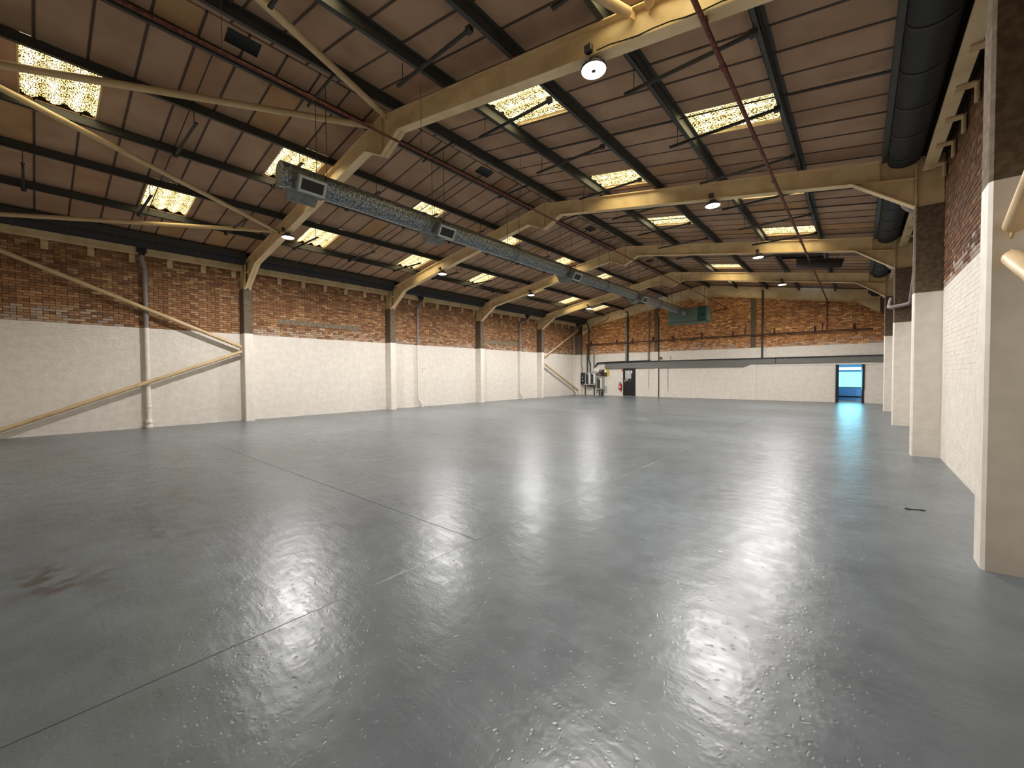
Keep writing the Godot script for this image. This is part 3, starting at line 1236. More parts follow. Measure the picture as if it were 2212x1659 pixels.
func tube_thing(called: String, label: String, category: String, pts: Array, rad: float, material: Material, group := "", sides := 12, plates := false) -> Node3D:
	var t := thing(called, label, category, pts[0], group)
	var m := MB.new(t.position)
	m.tube(pts, rad, sides)
	obj("tube", m.mesh(), material, t)
	if plates:
		for e in [[0, 1], [pts.size() - 1, pts.size() - 2]]:
			var a: Vector3 = pts[e[0]]
			var dir: Vector3 = (pts[e[1]] - a).normalized()
			var b := MB.new(t.position)
			b.bar(a - dir * 0.09, a + dir * 0.05, Vector3.UP if absf(dir.y) < 0.8 else Vector3.RIGHT, 0.008, 0.05)
			obj("end_plate", b.mesh(), material, t)
	return t

func build_bracing() -> void:
	var g := "cream bracing tubes"
	var xb := -16.47
	tube_thing("brace_tube", "cream diagonal tube climbing the near bay of the braced wall from mid-column", "brace", [V(xb, 2.66, 3.78), V(xb, 4.98, -1.6)], 0.06, M.tube_cream, g, 12, true)
	tube_thing("brace_tube", "cream diagonal tube running down the near bay of the braced wall to the floor", "brace", [V(xb, 2.48, 3.78), V(xb, 0.2, -1.6)], 0.06, M.tube_cream, g, 12, true)
	tube_thing("brace_tube", "cream diagonal tube rising to the far corner of the braced wall", "brace", [V(xb, 2.87, 21.75), V(xb, 5.1, 26.1)], 0.06, M.tube_cream, g, 12, true)
	tube_thing("brace_tube", "cream diagonal tube descending towards the switchgear in the far corner", "brace", [V(xb, 2.34, 21.75), V(xb, 0.2, 26.4)], 0.06, M.tube_cream, g, 12, true)
	tube_thing("brace_tube", "thick cream tube rising from the near face of the big white pier", "brace", [V(0.86, 2.71, 4.76), V(0.86, 4.9, -0.3)], 0.06, M.tube_cream, g, 14, true)
	tube_thing("brace_tube", "thick cream tube dropping from the near face of the big white pier", "brace", [V(0.86, 2.47, 4.76), V(0.86, 0.3, -0.3)], 0.06, M.tube_cream, g, 14, true)
	tube_thing("roof_brace", "cream roof tube from the nearest frame's ridge towards the pier side", "brace", [V(-7.45, 7.06, 4.32), V(-6.18, 6.77, 1.76), V(-4.85, 6.5, -0.9)], 0.06, M.tube_cream, g, 12, true)
	tube_thing("roof_brace", "cream roof tube from the nearest frame's ridge towards the braced wall", "brace", [V(-7.93, 7.0, 4.26), V(-10.55, 6.54, -1.5)], 0.06, M.tube_cream, g, 12, true)
	tube_thing("roof_brace", "cream roof tube from the lamp on the braced side up to the top left", "brace", [V(-13.32, 6.05, 4.06), V(-10.75, 6.51, -1.0)], 0.055, M.tube_cream, g, 12, true)
	tube_thing("roof_brace", "nearly level cream roof tube just above the gutter of the near bay", "brace", [V(-13.36, 6.04, 3.96), V(-15.85, 5.6, -1.6)], 0.055, M.tube_cream, g, 12, true)
	tube_thing("roof_brace", "cream roof tube meeting the nearest frame above its lamp, pier side", "brace", [V(-2.2, 6.13, 4.68), V(-4.7, 6.55, -0.9)], 0.06, M.tube_cream, g, 12, true)
	tube_thing("roof_brace", "second cream roof tube meeting the nearest frame, further along the rafter", "brace", [V(-1.95, 6.1, 4.7), V(0.3, 5.7, -0.6)], 0.06, M.tube_cream, g, 12, true)


func build_hanging_bars() -> void:
	# level bars bolted under one purlin and hung by a rod from the next one up
	for row in [[-1.0, 3.6, 1.15, 8, "upper row, braced side"], [-1.0, 6.72, -0.98, 9, "lower row, braced side"], [1.0, 3.52, 1.15, 9, "upper row, pier side"], [1.0, 6.66, 3.05, 8, "lower row, pier side"]]:
		for n in row[3]:
			var sd: float = row[0]
			var dq: float = row[2] + 1.923 * n
			var x0: float = XM + sd * row[1]
			var x1: float = x0 - sd * 1.7
			var d := dq + S * (x0 - XL)
			var y := rafter_top(x0) - 0.03
			var t := thing("hanging_bar", "dark level bar hung under the purlins, %s from the camera, %s" % [ORD[n], row[4]], "bar", V(x0, y, d), "dark hanging bars")
			var a := V(x0, y, d)
			var b := V(x1, y, d + S * (x1 - x0))
			var m := MB.new(a)
			m.bar(a, b, Vector3.UP, 0.022, 0.022, 0.004)
			obj("channel", m.mesh(), M.bar_dark, t)
			var dir := (b - a).normalized()
			var e := MB.new(a)
			e.bar(b - dir * 0.05, b + dir * 0.02, Vector3.UP, 0.03, 0.012)
			obj("end_fork", e.mesh(), M.bar_dark, t)
			e = MB.new(a)
			e.bar(a - dir * 0.05, a + dir * 0.04, Vector3.UP, 0.04, 0.04)
			obj("end_clamp", e.mesh(), M.bar_dark, t)
			var rd := MB.new(a)
			var hx: float = x1 + sd * 0.13
			var hp := V(hx, y, d + S * (hx - x0))
			rd.tube([hp - Vector3(0, 0.04, 0), Vector3(hp.x, rafter_top(hx) + 0.02, hp.z)], 0.007, 6)
			obj("hanger_rod", rd.mesh(), M.bar_dark, t)


# ======================================================================== duct, pipes

func build_duct() -> void:
	var ax := -7.78
	var ay := 5.25
	var P := func(d: float, dx := 0.0, dy := 0.0) -> Vector3: return V(ax + dx, ay + dy, d)
	var t := thing("spiral_duct", "long galvanised spiral air duct hung under the ridge, ending at the green heater", "duct", P.call(2.5))
	var secs := [[2.42, 5.7, 0.22], [5.7, 11.4, 0.215], [11.4, 17.2, 0.205], [17.2, 23.45, 0.19]]
	for s in secs:
		var m := MB.new(t.position)
		var pts := []
		var n := int((s[1] - s[0]) / 0.5) + 2
		for i in n:
			pts.append(P.call(lerpf(s[0], s[1], float(i) / (n - 1))))
		m.tube(pts, s[2], 24)
		# spiral seam
		var hx := []
		var turns := (float(s[1]) - float(s[0])) / 0.13
		var steps := int(turns * 10)
		for i in steps + 1:
			var a := TAU * turns * i / steps
			hx.append(P.call(lerpf(s[0], s[1], float(i) / steps), cos(a) * (s[2] + 0.001), sin(a) * (s[2] + 0.001)))
		m.tube(hx, 0.005, 4)
		obj("duct_section", m.mesh(), M.galv, t)
	for d in [5.45, 8.55, 11.3, 14.3, 17.1, 20.0, 22.7]:
		var m := MB.new(t.position)
		m.tube([P.call(d), P.call(d + 0.07)], 0.232 if d < 6 else (0.224 if d < 11.2 else (0.215 if d < 17 else 0.205)), 24)
		obj("joint_band", m.mesh(), M.galv_flat, t)
	var st := [2.86, 5.95, 11.75, 17.55, 22.95]
	for i in st.size():
		for sd in [1.0, -1.0]:
			if i == 4 and sd < 0:
				continue
			var dir := Vector3(cos(0.54) * sd, -sin(0.54), 0)
			var tan := Vector3(sin(0.54) * sd, cos(0.54), 0)
			var al := Vector3(0, 0, -1)
			var hl := 0.235 if i < 4 else 0.12
			var ht := 0.15 if i < 4 else 0.1
			var c: Vector3 = P.call(st[i]) + dir * 0.24
			var m := MB.new(t.position)
			m.obox(c, dir * 0.15, tan * ht, al * (hl + 0.03), 0.006)
			obj("outlet_box", m.mesh(), M.galv_flat, t)
			var e := c + dir * 0.152
			var fr := MB.new(t.position)
			var w := 0.022
			for q in [-1.0, 1.0]:
				fr.obox(e + tan * q * (ht - 0.035), dir * 0.01, tan * w, al * hl, 0.003)
				fr.obox(e + al * q * (hl - w), dir * 0.01, tan * (ht - 0.035), al * w, 0.003)
			obj("grille_frame", fr.mesh(), M.silver, t)
			var bk := MB.new(t.position)
			bk.obox(e - dir * 0.002, dir * 0.003, tan * (ht - 0.04), al * (hl - 0.02))
			obj("grille_void", bk.mesh(), M.black, t)
			if i < 3 and sd > 0:
				for b in 7:
					var lv := MB.new(t.position)
					lv.obox(e + dir * 0.004 + tan * (b - 3) * (ht - 0.05) * 0.27, dir * 0.004, tan * 0.004, al * (hl - 0.03))
					obj("louvre", lv.mesh(), M.bar_dark, t)
	# hangers: a short bar between the ridge purlins and two rods
	for n in 8:
		var d := 3.16 + 2.78 * n
		var h := thing("duct_hanger", "pair of thin rods from a ridge bar holding the duct, %s from the camera" % ORD[n], "hanger", P.call(d, 0, 1.84), "duct hangers")
		var b := MB.new(h.position)
		b.bar(P.call(d, -0.62, 1.84), P.call(d, 0.62, 1.84), Vector3.UP, 0.02, 0.02, 0.004)
		obj("crossbar", b.mesh(), M.bar_dark, h)
		for q in [-0.235, 0.235]:
			var m := MB.new(h.position)
			m.tube([P.call(d, q, 1.84), P.call(d, q, 0.02)], 0.007, 6)
			obj("rod", m.mesh(), M.rod, h)
		var ring := MB.new(h.position)
		var pts := []
		for i in 25:
			var a := TAU * i / 24.0
			pts.append(P.call(d, cos(a) * 0.234, sin(a) * 0.234))
		ring.tube(pts, 0.008, 4, false)
		obj("strap", ring.mesh(), M.rod, h)
	# the heater unit
	var ux := -7.45
	var base := V(ux, 4.62, fd(0, ux) + 19.2)
	var un := thing("heater_unit", "green-grey boxed air heater hung at the far end of the duct", "heater", base)
	var along := Vector3(1, 0, -S).normalized()
	var dep := Vector3(-S, 0, -1).normalized()
	var up := Vector3.UP
	var m := MB.new(base)
	m.obox(base - along * 0.28 + up * 0.40 + dep * 0.35, along * 0.82, up * 0.40, dep * 0.38, 0.03)
	obj("cabinet", m.mesh(), M.unit_green, un)
	m = MB.new(base)
	m.obox(base + along * 0.75 + up * 0.42 + dep * 0.35, along * 0.20, up * 0.40, dep * 0.375, 0.01)
	obj("burner_panel", m.mesh(), M.unit_dark, un)
	m = MB.new(base)
	m.obox(base + along * 1.02 + up * 0.42 + dep * 0.35, along * 0.09, up * 0.41, dep * 0.38, 0.05)
	obj("end_casing", m.mesh(), M.unit_green, un)
	m = MB.new(base)
	m.obox(base + along * 0.79 + up * 0.32 - dep * 0.03, along * 0.11, up * 0.05, dep * 0.012)
	obj("badge_slot", m.mesh(), M.black, un)
	m = MB.new(base)
	m.obox(base - along * 0.1 - up * 0.04 + dep * 0.35, along * 1.05, up * 0.04, dep * 0.42, 0.012)
	obj("base_tray", m.mesh(), M.unit_green, un)
	m = MB.new(base)
	m.tube([base + along * 0.9 + up * 0.8 + dep * 0.35, base + along * 0.9 + up * 1.9 + dep * 0.35], 0.07, 14)
	obj("flue", m.mesh(), M.tube_cream, un)
	for q in [-1.0, 0.8]:
		m = MB.new(base)
		m.tube([base + along * q + up * 0.75 + dep * 0.35, base + along * q + up * 2.6 + dep * 0.35], 0.008, 6)
		obj("hanger_rod", m.mesh(), M.rod, un)


func build_pipes() -> void:
	# red oxide pipe under the ridge and its hangers
	var a := thing("red_pipe", "long thin red-brown pipe running the length of the roof beside the duct", "pipe", V(-6.28, 5.84, 0))
	var m := MB.new(a.position)
	m.tube([V(-6.28, 5.87, -2.4), V(-6.28, 5.85, 8), V(-6.24, 5.79, 18), V(-6.18, 5.7, GD + S * 10.5 - 0.08), V(-6.5, 5.62, GD + S * 10.2 - 0.08), V(-6.95, 5.6, GD + S * 9.8 - 0.06)], 0.024, 10)
	obj("tube", m.mesh(), M.red_oxide, a)
	for d in [1.3, 4.4, 7.3, 10.2, 13.1, 16.0, 18.9, 21.8]:
		m = MB.new(a.position)
		m.tube([V(-6.26, 5.83, d), V(-6.26, rafter_top(-6.26) + 0.2, d)], 0.005, 5)
		obj("hanger_rod", m.mesh(), M.rod, a)
	for d in [2.4, 6.1, 12.0]:
		m = MB.new(a.position)
		m.tube([V(-6.28, 5.86, d - 0.05), V(-6.28, 5.86, d + 0.05)], 0.033, 10)
		obj("coupling", m.mesh(), M.red_oxide, a)
	var b := thing("red_pipe", "red-brown pipe under the pier-side rafters, turning down the far gable", "pipe", V(-1.35, 5.55, 4))
	m = MB.new(b.position)
	var g := GD + S * (-1.35 - XL) - 0.05
	m.tube([V(-1.35, 5.56, -1.5), V(-1.34, 5.55, 12), V(-1.34, 5.52, g - 0.06), V(-1.34, 5.47, g - 0.01), V(-1.34, 5.4, g), V(-1.34, 3.98, g)], 0.03, 10)
	obj("tube", m.mesh(), M.red_oxide, b)
	for d in [5.6, 7.6, 9.6, 11.4, 14.5, 17.4]:
		m = MB.new(b.position)
		m.tube([V(-1.35, 5.555, d - 0.04), V(-1.35, 5.555, d + 0.04)], 0.04, 10)
		obj("coupling", m.mesh(), M.red_oxide, b)
	for k in 4:
		m = MB.new(b.position)
		m.box(V(-1.36, 5.57, fd(k, -1.35, 0.1)), V(-1.33, 5.66, fd(k, -1.35, 0.18)))
		obj("clip", m.mesh(), M.rod, b)
	# lamp cable clipped to the nearest rafter
	var pts := []
	for i in 15:
		var x := -2.65 + 2.6 * i / 14.0
		pts.append(V(x, 5.45 + SL * (7.57 - absf(x - XM)) + 0.03 + 0.012 * sin(i * 1.7), fd(0, x, 0.04)))
	tube_thing("lamp_cable", "thin dark cable clipped along the lower flange of the nearest rafter", "cable", pts, 0.008, M.black, "", 6)
	# grey overflow pipe stepping round the third pier
	tube_thing("overflow_pipe", "grey plastic pipe stepping round the third white pier near its top", "pipe", [V(0.70, 3.86, 16.62), V(0.66, 3.66, 16.42), V(0.64, 3.58, 16.28), V(0.69, 3.55, 16.2), V(1.04, 3.61, 16.22), V(1.085, 3.66, 16.1), V(1.085, 4.6, 14.5)], 0.055, M.grey_pipe, "", 12)
	for k in [1, 2, 3]:
		var x := 0.66
		var d := fd(k, x, 0.45)
		var q := []
		for i in 7:
			var w := PI / 2 * i / 6.0
			q.append(V(x + 0.34 * (1.0 - cos(w)) - 0.06, 5.15 - 0.34 * sin(w) - 0.06, d))
		q.push_front(V(x - 0.06, 5.55, d))
		tube_thing("gutter_outlet", "short grey bent pipe from the gutter behind the %s pier from the camera" % ORD[k], "pipe", q, 0.06, M.grey_pipe, "gutter outlets", 12)


func build_downpipes() -> void:
	var dat := [[1.25, 0.02, "in the near braced bay, with a bulky socket at its foot", 0.062], [11.37, -0.05, "in the second full bay, kinked where it leaves the gutter", 0.05], [19.72, -0.5, "in the third full bay, offset sideways below the gutter", 0.05], [25.86, -0.2, "close to the far corner", 0.045]]
	for i in dat.size():
		var d: float = dat[i][0]
		var dd: float = dat[i][1]
		var rr: float = dat[i][3]
		var xw := XL + 0.11
		var xt := XL + 0.34
		var shift := dd if i > 0 else 0.08
		var de := d + shift
		var t := thing("downpipe", "rainwater downpipe, %s" % dat[i][2], "downpipe", V(xw, 0, de), "rainwater downpipes")
		var hp := MB.new(t.position)
		hp.box(V(xt - 0.11, 5.40, d - 0.11), V(xt + 0.11, 5.66, d + 0.11), 0.02)
		hp.box(V(xt - 0.07, 5.32, d - 0.07), V(xt + 0.07, 5.42, d + 0.07), 0.02)
		obj("gutter_hopper", hp.mesh(), M.gutter, t)
		var up := MB.new(t.position)
		up.tube([V(xt, 5.42, d), V(xt, 5.24, d), V(xt - 0.03, 5.18, lerpf(d, de, 0.15)), V(xw + 0.04, 5.02, lerpf(d, de, 0.85)), V(xw, 4.95, de), V(xw, YW, de)], rr, 14)
		obj("upper_pipe", up.mesh(), M.grey_pipe, t)
		var sk := MB.new(t.position)
		for y in [4.9, 3.55]:
			sk = MB.new(t.position)
			sk.tube([V(xw, y, de), V(xw, y - 0.09, de)], rr + 0.012, 14)
			obj("socket", sk.mesh(), M.grey_pipe, t)
		var lo := MB.new(t.position)
		lo.tube([V(xw, YW, de), V(xw, 0.75 if i == 0 else 0.45, de)], rr, 14)
		obj("lower_pipe", lo.mesh(), M.white, t)
		var ft := MB.new(t.position)
		if i == 0:
			ft.lathe(V(xw, 0, de), Vector3.UP, [Vector2(0.0, 0.0), Vector2(0.085, 0.0), Vector2(0.095, 0.03), Vector2(0.095, 0.07), Vector2(0.075, 0.09), Vector2(0.075, 0.14), Vector2(0.09, 0.16), Vector2(0.09, 0.22), Vector2(0.078, 0.25), Vector2(0.062, 0.28), Vector2(0.062, 0.62), Vector2(0.074, 0.64), Vector2(0.074, 0.72), Vector2(0.066, 0.74), Vector2(0.074, 0.76), Vector2(0.074, 0.82), Vector2(0.06, 0.83)], 18)
			ft.lathe(V(xw + 0.08, 0.19, de), Vector3.RIGHT, [Vector2(0.035, -0.03), Vector2(0.035, 0.02), Vector2(0.0, 0.025)], 12)
		else:
			ft.tube([V(xw, 0.47, de), V(xw + 0.01, 0.40, de + 0.01), V(xw + 0.12, 0.2, de + 0.14), V(xw + 0.13, 0.12, de + 0.15), V(xw + 0.13, 0.0, de + 0.15)], rr + 0.008, 12)
		obj("foot", ft.mesh(), M.white, t)
	# thin conduits beside two of the pipes
	tube_thing("wall_conduit", "thin white conduit with a small switch beside the downpipe in the second full bay", "conduit", [V(XL + 0.03, 1.72, 11.66), V(XL + 0.03, 1.98, 11.66), V(XL + 0.03, 1.98, 11.82)], 0.012, M.white, "", 8)


# ======================================================================== far gable

func gbox(m: MB, x0: float, x1: float, y0: float, y1: float, o0: float, o1: float, bev := 0.0) -> void:
	var c := G((x0 + x1) / 2, (y0 + y1) / 2, (o0 + o1) / 2)
	var al := Vector3(1, 0, -S).normalized()
	var out := Vector3(S, 0, 1).normalized()
	m.obox(c, al * (x1 - x0) / 2, Vector3(0, (y1 - y0) / 2, 0), out * (o1 - o0) / 2, bev)

func gmesh(called: String, q: Array, material: Material, parent: Node3D) -> MeshInstance3D:
	var m := MB.new(parent.position)
	gbox(m, q[0], q[1], q[2], q[3], q[4], q[5], q[6] if q.size() > 6 else 0.0)
	return obj(called, m.mesh(), material, parent)

func build_gable_things() -> void:
	# steel beam across the gable
	var bm := thing("steel_beam", "grey steel beam across the far gable above both doors", "beam", G(-7, 2.0))
	var m := MB.new(bm.position)
	m.prism([G(-14.35, 2.02, 0.0), G(-5.25, 2.02, 0.0), G(-4.95, 2.17, 0.0), G(0.9, 2.17, 0.0), G(0.9, 2.49, 0.0), G(-14.35, 2.49, 0.0)], Vector3(S, 0, 1).normalized() * 0.11)
	obj("web", m.mesh(), M.grey_steel, bm)
	gmesh("top_flange", [-14.4, 0.95, 2.49, 2.525, 0.0, 0.2], M.bar_dark, bm)
	gmesh("joint_plate", [-3.66, -3.62, 2.18, 2.49, 0.11, 0.125], M.bar_dark, bm)
	m = MB.new(bm.position)
	gbox(m, -3.16, -3.10, 2.40, 2.43, 0.11, 0.2)
	gbox(m, -3.17, -3.15, 2.33, 2.42, 0.18, 0.2)
	obj("hook", m.mesh(), M.silver, bm)
	for x in [-14.9, -14.75]:
		pass
	var cb := []
	for i in 9:
		var w := i / 8.0
		cb.append(G(lerpf(-10.95, -14.9, w), 2.54 - 0.10 * pow(w, 2.0) - 0.02 * sin(w * 5.0), 0.16))
	cb.push_front(G(-10.95, 2.6, 0.13))
	cb.append(G(-15.15, 2.2, 0.1))
	tube_thing("cable_bundle", "black cable bundle lying along the beam towards the switchgear", "cable", cb, 0.055, M.black, "", 8)
	var li := thing("lintel", "long white lintel under the beam, over the open doorway", "lintel", G(-2, 2.04))
	gmesh("lintel_block", [-4.64, -0.95, 2.045, 2.165, -0.02, 0.03, 0.006], M.white, li)
	gmesh("lintel_block", [-0.95, 0.69, 2.045, 2.165, -0.02, 0.03, 0.006], M.white, li)
	# rusty pipe on brackets
	var rp := thing("rusty_pipe", "old rusty pipe on brackets running level across the far gable brickwork", "pipe", G(-7, 3.9))
	m = MB.new(rp.position)
	m.tube([G(-15.9, 3.9, 0.22), G(-7, 3.91, 0.22), G(0.5, 3.87, 0.22)], 0.045, 10)
	obj("tube", m.mesh(), M.rust, rp)
	for x in [-15.5, -13.42, -12.2, -10.75, -9.4, -7.61, -5.84, -3.73, -1.87, -0.24]:
		m = MB.new(rp.position)
		gbox(m, x - 0.04, x + 0.04, 3.84, 4.22, 0.0, 0.03)
		m.bar(G(x, 4.2, 0.02), G(x, 3.96, 0.22), Vector3.RIGHT, 0.02, 0.02)
		m.bar(G(x, 3.86, 0.0), G(x, 3.86, 0.26), Vector3.UP, 0.02, 0.02)
		obj("bracket", m.mesh(), M.rust, rp)
	for q in [[-5.19, 4.0, 4.55], [-1.56, 3.98, 4.34]]:
		m = MB.new(rp.position)
		m.tube([G(q[0], q[1], 0.2), G(q[0] + 0.04, q[2], 0.08)], 0.022, 8)
		obj("branch", m.mesh(), M.rust, rp)
	# vertical conduits
	var tr := thing("cable_trunking", "grey trunking with a black cable, dropping from the lowest purlin to the beam", "trunking", G(-12.64, 2.5))
	gmesh("trunk", [-12.76, -12.62, 2.52, 5.9, 0.0, 0.08, 0.006], M.grey_steel, tr)
	m = MB.new(tr.position)
	m.tube([G(-12.56, 2.5, 0.06), G(-12.56, 5.95, 0.06), G(-12.6, 6.1, 0.12), G(-12.62, 6.12, 0.3)], 0.045, 8)
	obj("cable", m.mesh(), M.black, tr)
	tube_thing("steel_conduit", "dark vertical conduit left of the pilaster on the far gable", "conduit", [G(-11.06, 2.5, 0.07), G(-11.06, 5.95, 0.07)], 0.05, M.grey_pipe, "gable conduits", 10)
	tube_thing("steel_conduit", "black vertical conduit from roof to beam, right of the heater", "conduit", [G(-4.31, 2.5, 0.08), G(-4.31, 6.55, 0.08)], 0.05, M.steel_dark, "gable conduits", 10)
	tube_thing("steel_conduit", "thin black conduit running to the floor beside the pilaster", "conduit", [G(-10.36, 0.0, 0.03), G(-10.36, 5.6, 0.03)], 0.022, M.black, "gable conduits", 8)
	for q in [[-11.05, 0.55, 1.95, "thin white drop cable between black door and pilaster"], [-9.75, 0.42, 2.0, "thin white drop cable just right of the pilaster"]]:
		tube_thing("drop_cable", q[3], "cable", [G(q[0], q[2], 0.02), G(q[0], q[1], 0.02)], 0.012, M.render, "drop cables", 6)
	# bell
	var bl := thing("alarm_bell", "small grey alarm bell above the beam, right of the pilaster", "bell", G(-10.22, 2.70, 0))
	m = MB.new(bl.position)
	m.lathe(bl.position, Vector3(S, 0, 1), [Vector2(0.05, 0.0), Vector2(0.1, 0.02), Vector2(0.1, 0.05), Vector2(0.06, 0.09), Vector2(0.0, 0.1)], 16)
	obj("dome", m.mesh(), M.grey_steel, bl)
	tube_thing("wall_hook", "thin curved hook on the white band above the beam", "hook", [G(-9.6, 2.55, 0.03), G(-9.58, 2.72, 0.03), G(-9.5, 2.8, 0.03)], 0.012, M.render, "", 6)
	# black door
	var bd := thing("door_1", "black fire door with a silver notice board, left of the pilaster on the far gable", "door", G(-12.47, 0))
	bd.set_meta("kind", "structure")
	gmesh("leaf", [-12.86, -12.09, 0.02, 1.96, 0.0, 0.045, 0.004], M.door_black, bd)
	for q in [[-12.93, -12.86, 0.0, 2.0], [-12.09, -12.02, 0.0, 2.0], [-12.93, -12.02, 1.96, 2.02]]:
		gmesh("door_frame", [q[0], q[1], q[2], q[3], 0.0, 0.07], M.black, bd)
	gmesh("threshold", [-12.9, -12.05, 0.0, 0.02, 0.0, 0.09], M.grey_light, bd)
	gmesh("notice_board", [-12.78, -12.32, 1.27, 1.86, 0.045, 0.056, 0.003], M.silver, bd)
	gmesh("exit_sign", [-12.53, -12.24, 1.66, 1.85, 0.056, 0.064, 0.002], M.sign_white, bd)
	m = MB.new(bd.position)
	gbox(m, -12.46, -12.42, 1.70, 1.81, 0.064, 0.067)
	gbox(m, -12.40, -12.34, 1.70, 1.80, 0.064, 0.067)
	gbox(m, -12.46, -12.34, 1.79, 1.81, 0.064, 0.067)
	obj("sign_print", m.mesh(), M.dark_green, bd)
	m = MB.new(bd.position)
	gbox(m, -12.81, -12.76, 1.02, 1.24, 0.045, 0.06, 0.004)
	m.bar(G(-12.79, 1.12, 0.09), G(-12.66, 1.12, 0.09), Vector3.UP, 0.012, 0.012)
	gbox(m, -12.795, -12.775, 1.11, 1.13, 0.05, 0.1)
	obj("lever_handle", m.mesh(), M.silver, bd)
	m = MB.new(bd.position)
	m.lathe(G(-12.63, 1.19, 0.045), Vector3(S, 0, 1), [Vector2(0.06, 0.0), Vector2(0.06, 0.006), Vector2(0.0, 0.007)], 16)
	obj("round_sign", m.mesh(), M.sign_white, bd)
	gmesh("small_label", [-12.52, -12.34, 1.10, 1.115, 0.045, 0.05], M.silver, bd)
	# fire point beside it
	var fp := thing("fire_sign", "small red fire sign on the wall left of the black door", "sign", G(-13.0, 1.88))
	gmesh("red_panel", [-13.08, -12.96, 1.78, 1.96, 0.0, 0.008, 0.002], M.sign_red, fp)
	m = MB.new(fp.position)
	gbox(m, -13.04, -13.00, 1.82, 1.90, 0.008, 0.010)
	obj("pictogram", m.mesh(), M.sign_white, fp)
	var nt := thing("white_notice", "small white instruction notice under the red fire sign", "sign", G(-13.0, 1.6))
	gmesh("sheet", [-13.08, -12.96, 1.30, 1.72, 0.0, 0.006], M.sign_white, nt)
	gmesh("dark_print", [-13.06, -13.0, 1.26, 1.30, 0.0, 0.012], M.black, nt)
	gmesh("red_print", [-13.05, -12.99, 1.66, 1.69, 0.006, 0.008], M.sign_red, nt)
	var ex := thing("fire_extinguisher", "red fire extinguisher hung on the wall left of the black door", "extinguisher", G(-13.1, 0.42, 0.11))
	m = MB.new(ex.position)
	m.lathe(ex.position, Vector3.UP, [Vector2(0.0, 0.0), Vector2(0.085, 0.0), Vector2(0.09, 0.02), Vector2(0.09, 0.42), Vector2(0.07, 0.48), Vector2(0.03, 0.51), Vector2(0.03, 0.54)], 18)
	obj("cylinder", m.mesh(), M.red, ex)
	m = MB.new(ex.position)
	m.lathe(ex.position, Vector3.UP, [Vector2(0.035, 0.54), Vector2(0.035, 0.58), Vector2(0.0, 0.59)], 12)
	m.bar(ex.position + Vector3(-0.01, 0.59, 0), ex.position + Vector3(-0.1, 0.64, 0), Vector3.UP, 0.012, 0.008)
	obj("valve_handle", m.mesh(), M.black, ex)
	m = MB.new(ex.position)
	m.tube([ex.position + Vector3(-0.03, 0.56, 0), ex.position + Vector3(-0.12, 0.52, 0.01), ex.position + Vector3(-0.15, 0.38, 0.01), ex.position + Vector3(-0.15, 0.1, 0.01)], 0.014, 8)
	obj("hose", m.mesh(), M.black, ex)
	m = MB.new(ex.position)
	gbox(m, -13.15, -13.05, 0.6, 0.8, 0.0, 0.03)
	obj("wall_bracket", m.mesh(), M.black, ex)
	m = MB.new(ex.position)
	m.obox(ex.position + Vector3(0, 0.25, 0.088), Vector3(0.04, 0, 0), Vector3(0, 0.07, 0), Vector3(0, 0, 0.004))
	obj("label_plate", m.mesh(), M.sign_white, ex)
	# open doorway and the glazed lobby beyond it
	var dw := struct_node("door_2", "open doorway at the right of the far gable, framed in black", "doorway")
	for q in [[-0.97, -0.83, 0.0, 2.04, -0.32, 0.02], [0.10, 0.18, 0.0, 2.04, -0.32, 0.02], [0.12, 0.2, 0.72, 2.04, 0.0, 0.05]]:
		gmesh("jamb", q, M.black, dw)
	var lob := struct_node("wall_lobby", "pale blue lobby behind the open doorway", "lobby")
	for q in [["side_wall", -1.25, -1.15, 0.0, 2.5, -1.85, -0.33], ["side_wall", 0.37, 0.47, 0.0, 2.5, -1.85, -0.33], ["end_wall", -1.25, -0.93, 0.0, 2.5, -1.95, -1.82], ["end_wall", 0.13, 0.47, 0.0, 2.5, -1.95, -1.82], ["end_wall", -0.93, 0.13, 1.93, 2.5, -1.95, -1.82], ["lobby_ceiling", -1.25, 0.47, 2.4, 2.5, -1.85, -0.33]]:
		gmesh(q[0], [q[1], q[2], q[3], q[4], q[5], q[6]], M.lobby, lob)
	var wn := struct_node("window_1", "bright blue-white glazed outer door seen through the open doorway", "window")
	gmesh("transom_pane", [-0.87, 0.08, 1.75, 1.90, -1.90, -1.885], M.window_glow2, wn)
	gmesh("main_pane", [-0.89, 0.09, 0.79, 1.66, -1.90, -1.885], M.window_glow, wn)
	gmesh("lower_panel", [-0.89, 0.09, 0.28, 0.75, -1.90, -1.87], M.lobby_panel, wn)
	gmesh("lower_panel", [-0.89, 0.09, 0.0, 0.20, -1.90, -1.87], M.lobby_panel, wn)
	gmesh("transom_bar", [-0.93, 0.13, 1.66, 1.75, -1.92, -1.84], M.lobby_panel, wn)
	gmesh("sill_bar", [-0.93, 0.13, 0.745, 0.79, -1.92, -1.84], M.grey_steel, wn)
	gmesh("bottom_rail", [-0.93, 0.13, 0.20, 0.28, -1.92, -1.84], M.black, wn)
	for x in [-0.93, 0.08]:
		gmesh("stile", [x, x + 0.05, 0.0, 1.93, -1.92, -1.84], M.lobby_panel, wn)
	var al := AreaLight3D.new()
	al.name = "window_light"
	al.position = G(-0.4, 1.25, -1.82)
	al.rotation = Vector3(0, PI - S, 0)
	al.area_size = Vector2(0.95, 1.1)
	al.light_color = Color(0.55, 0.9, 1.0)
	al.light_energy = 3.0
	al.shadow_enabled = true
	add_child(al)


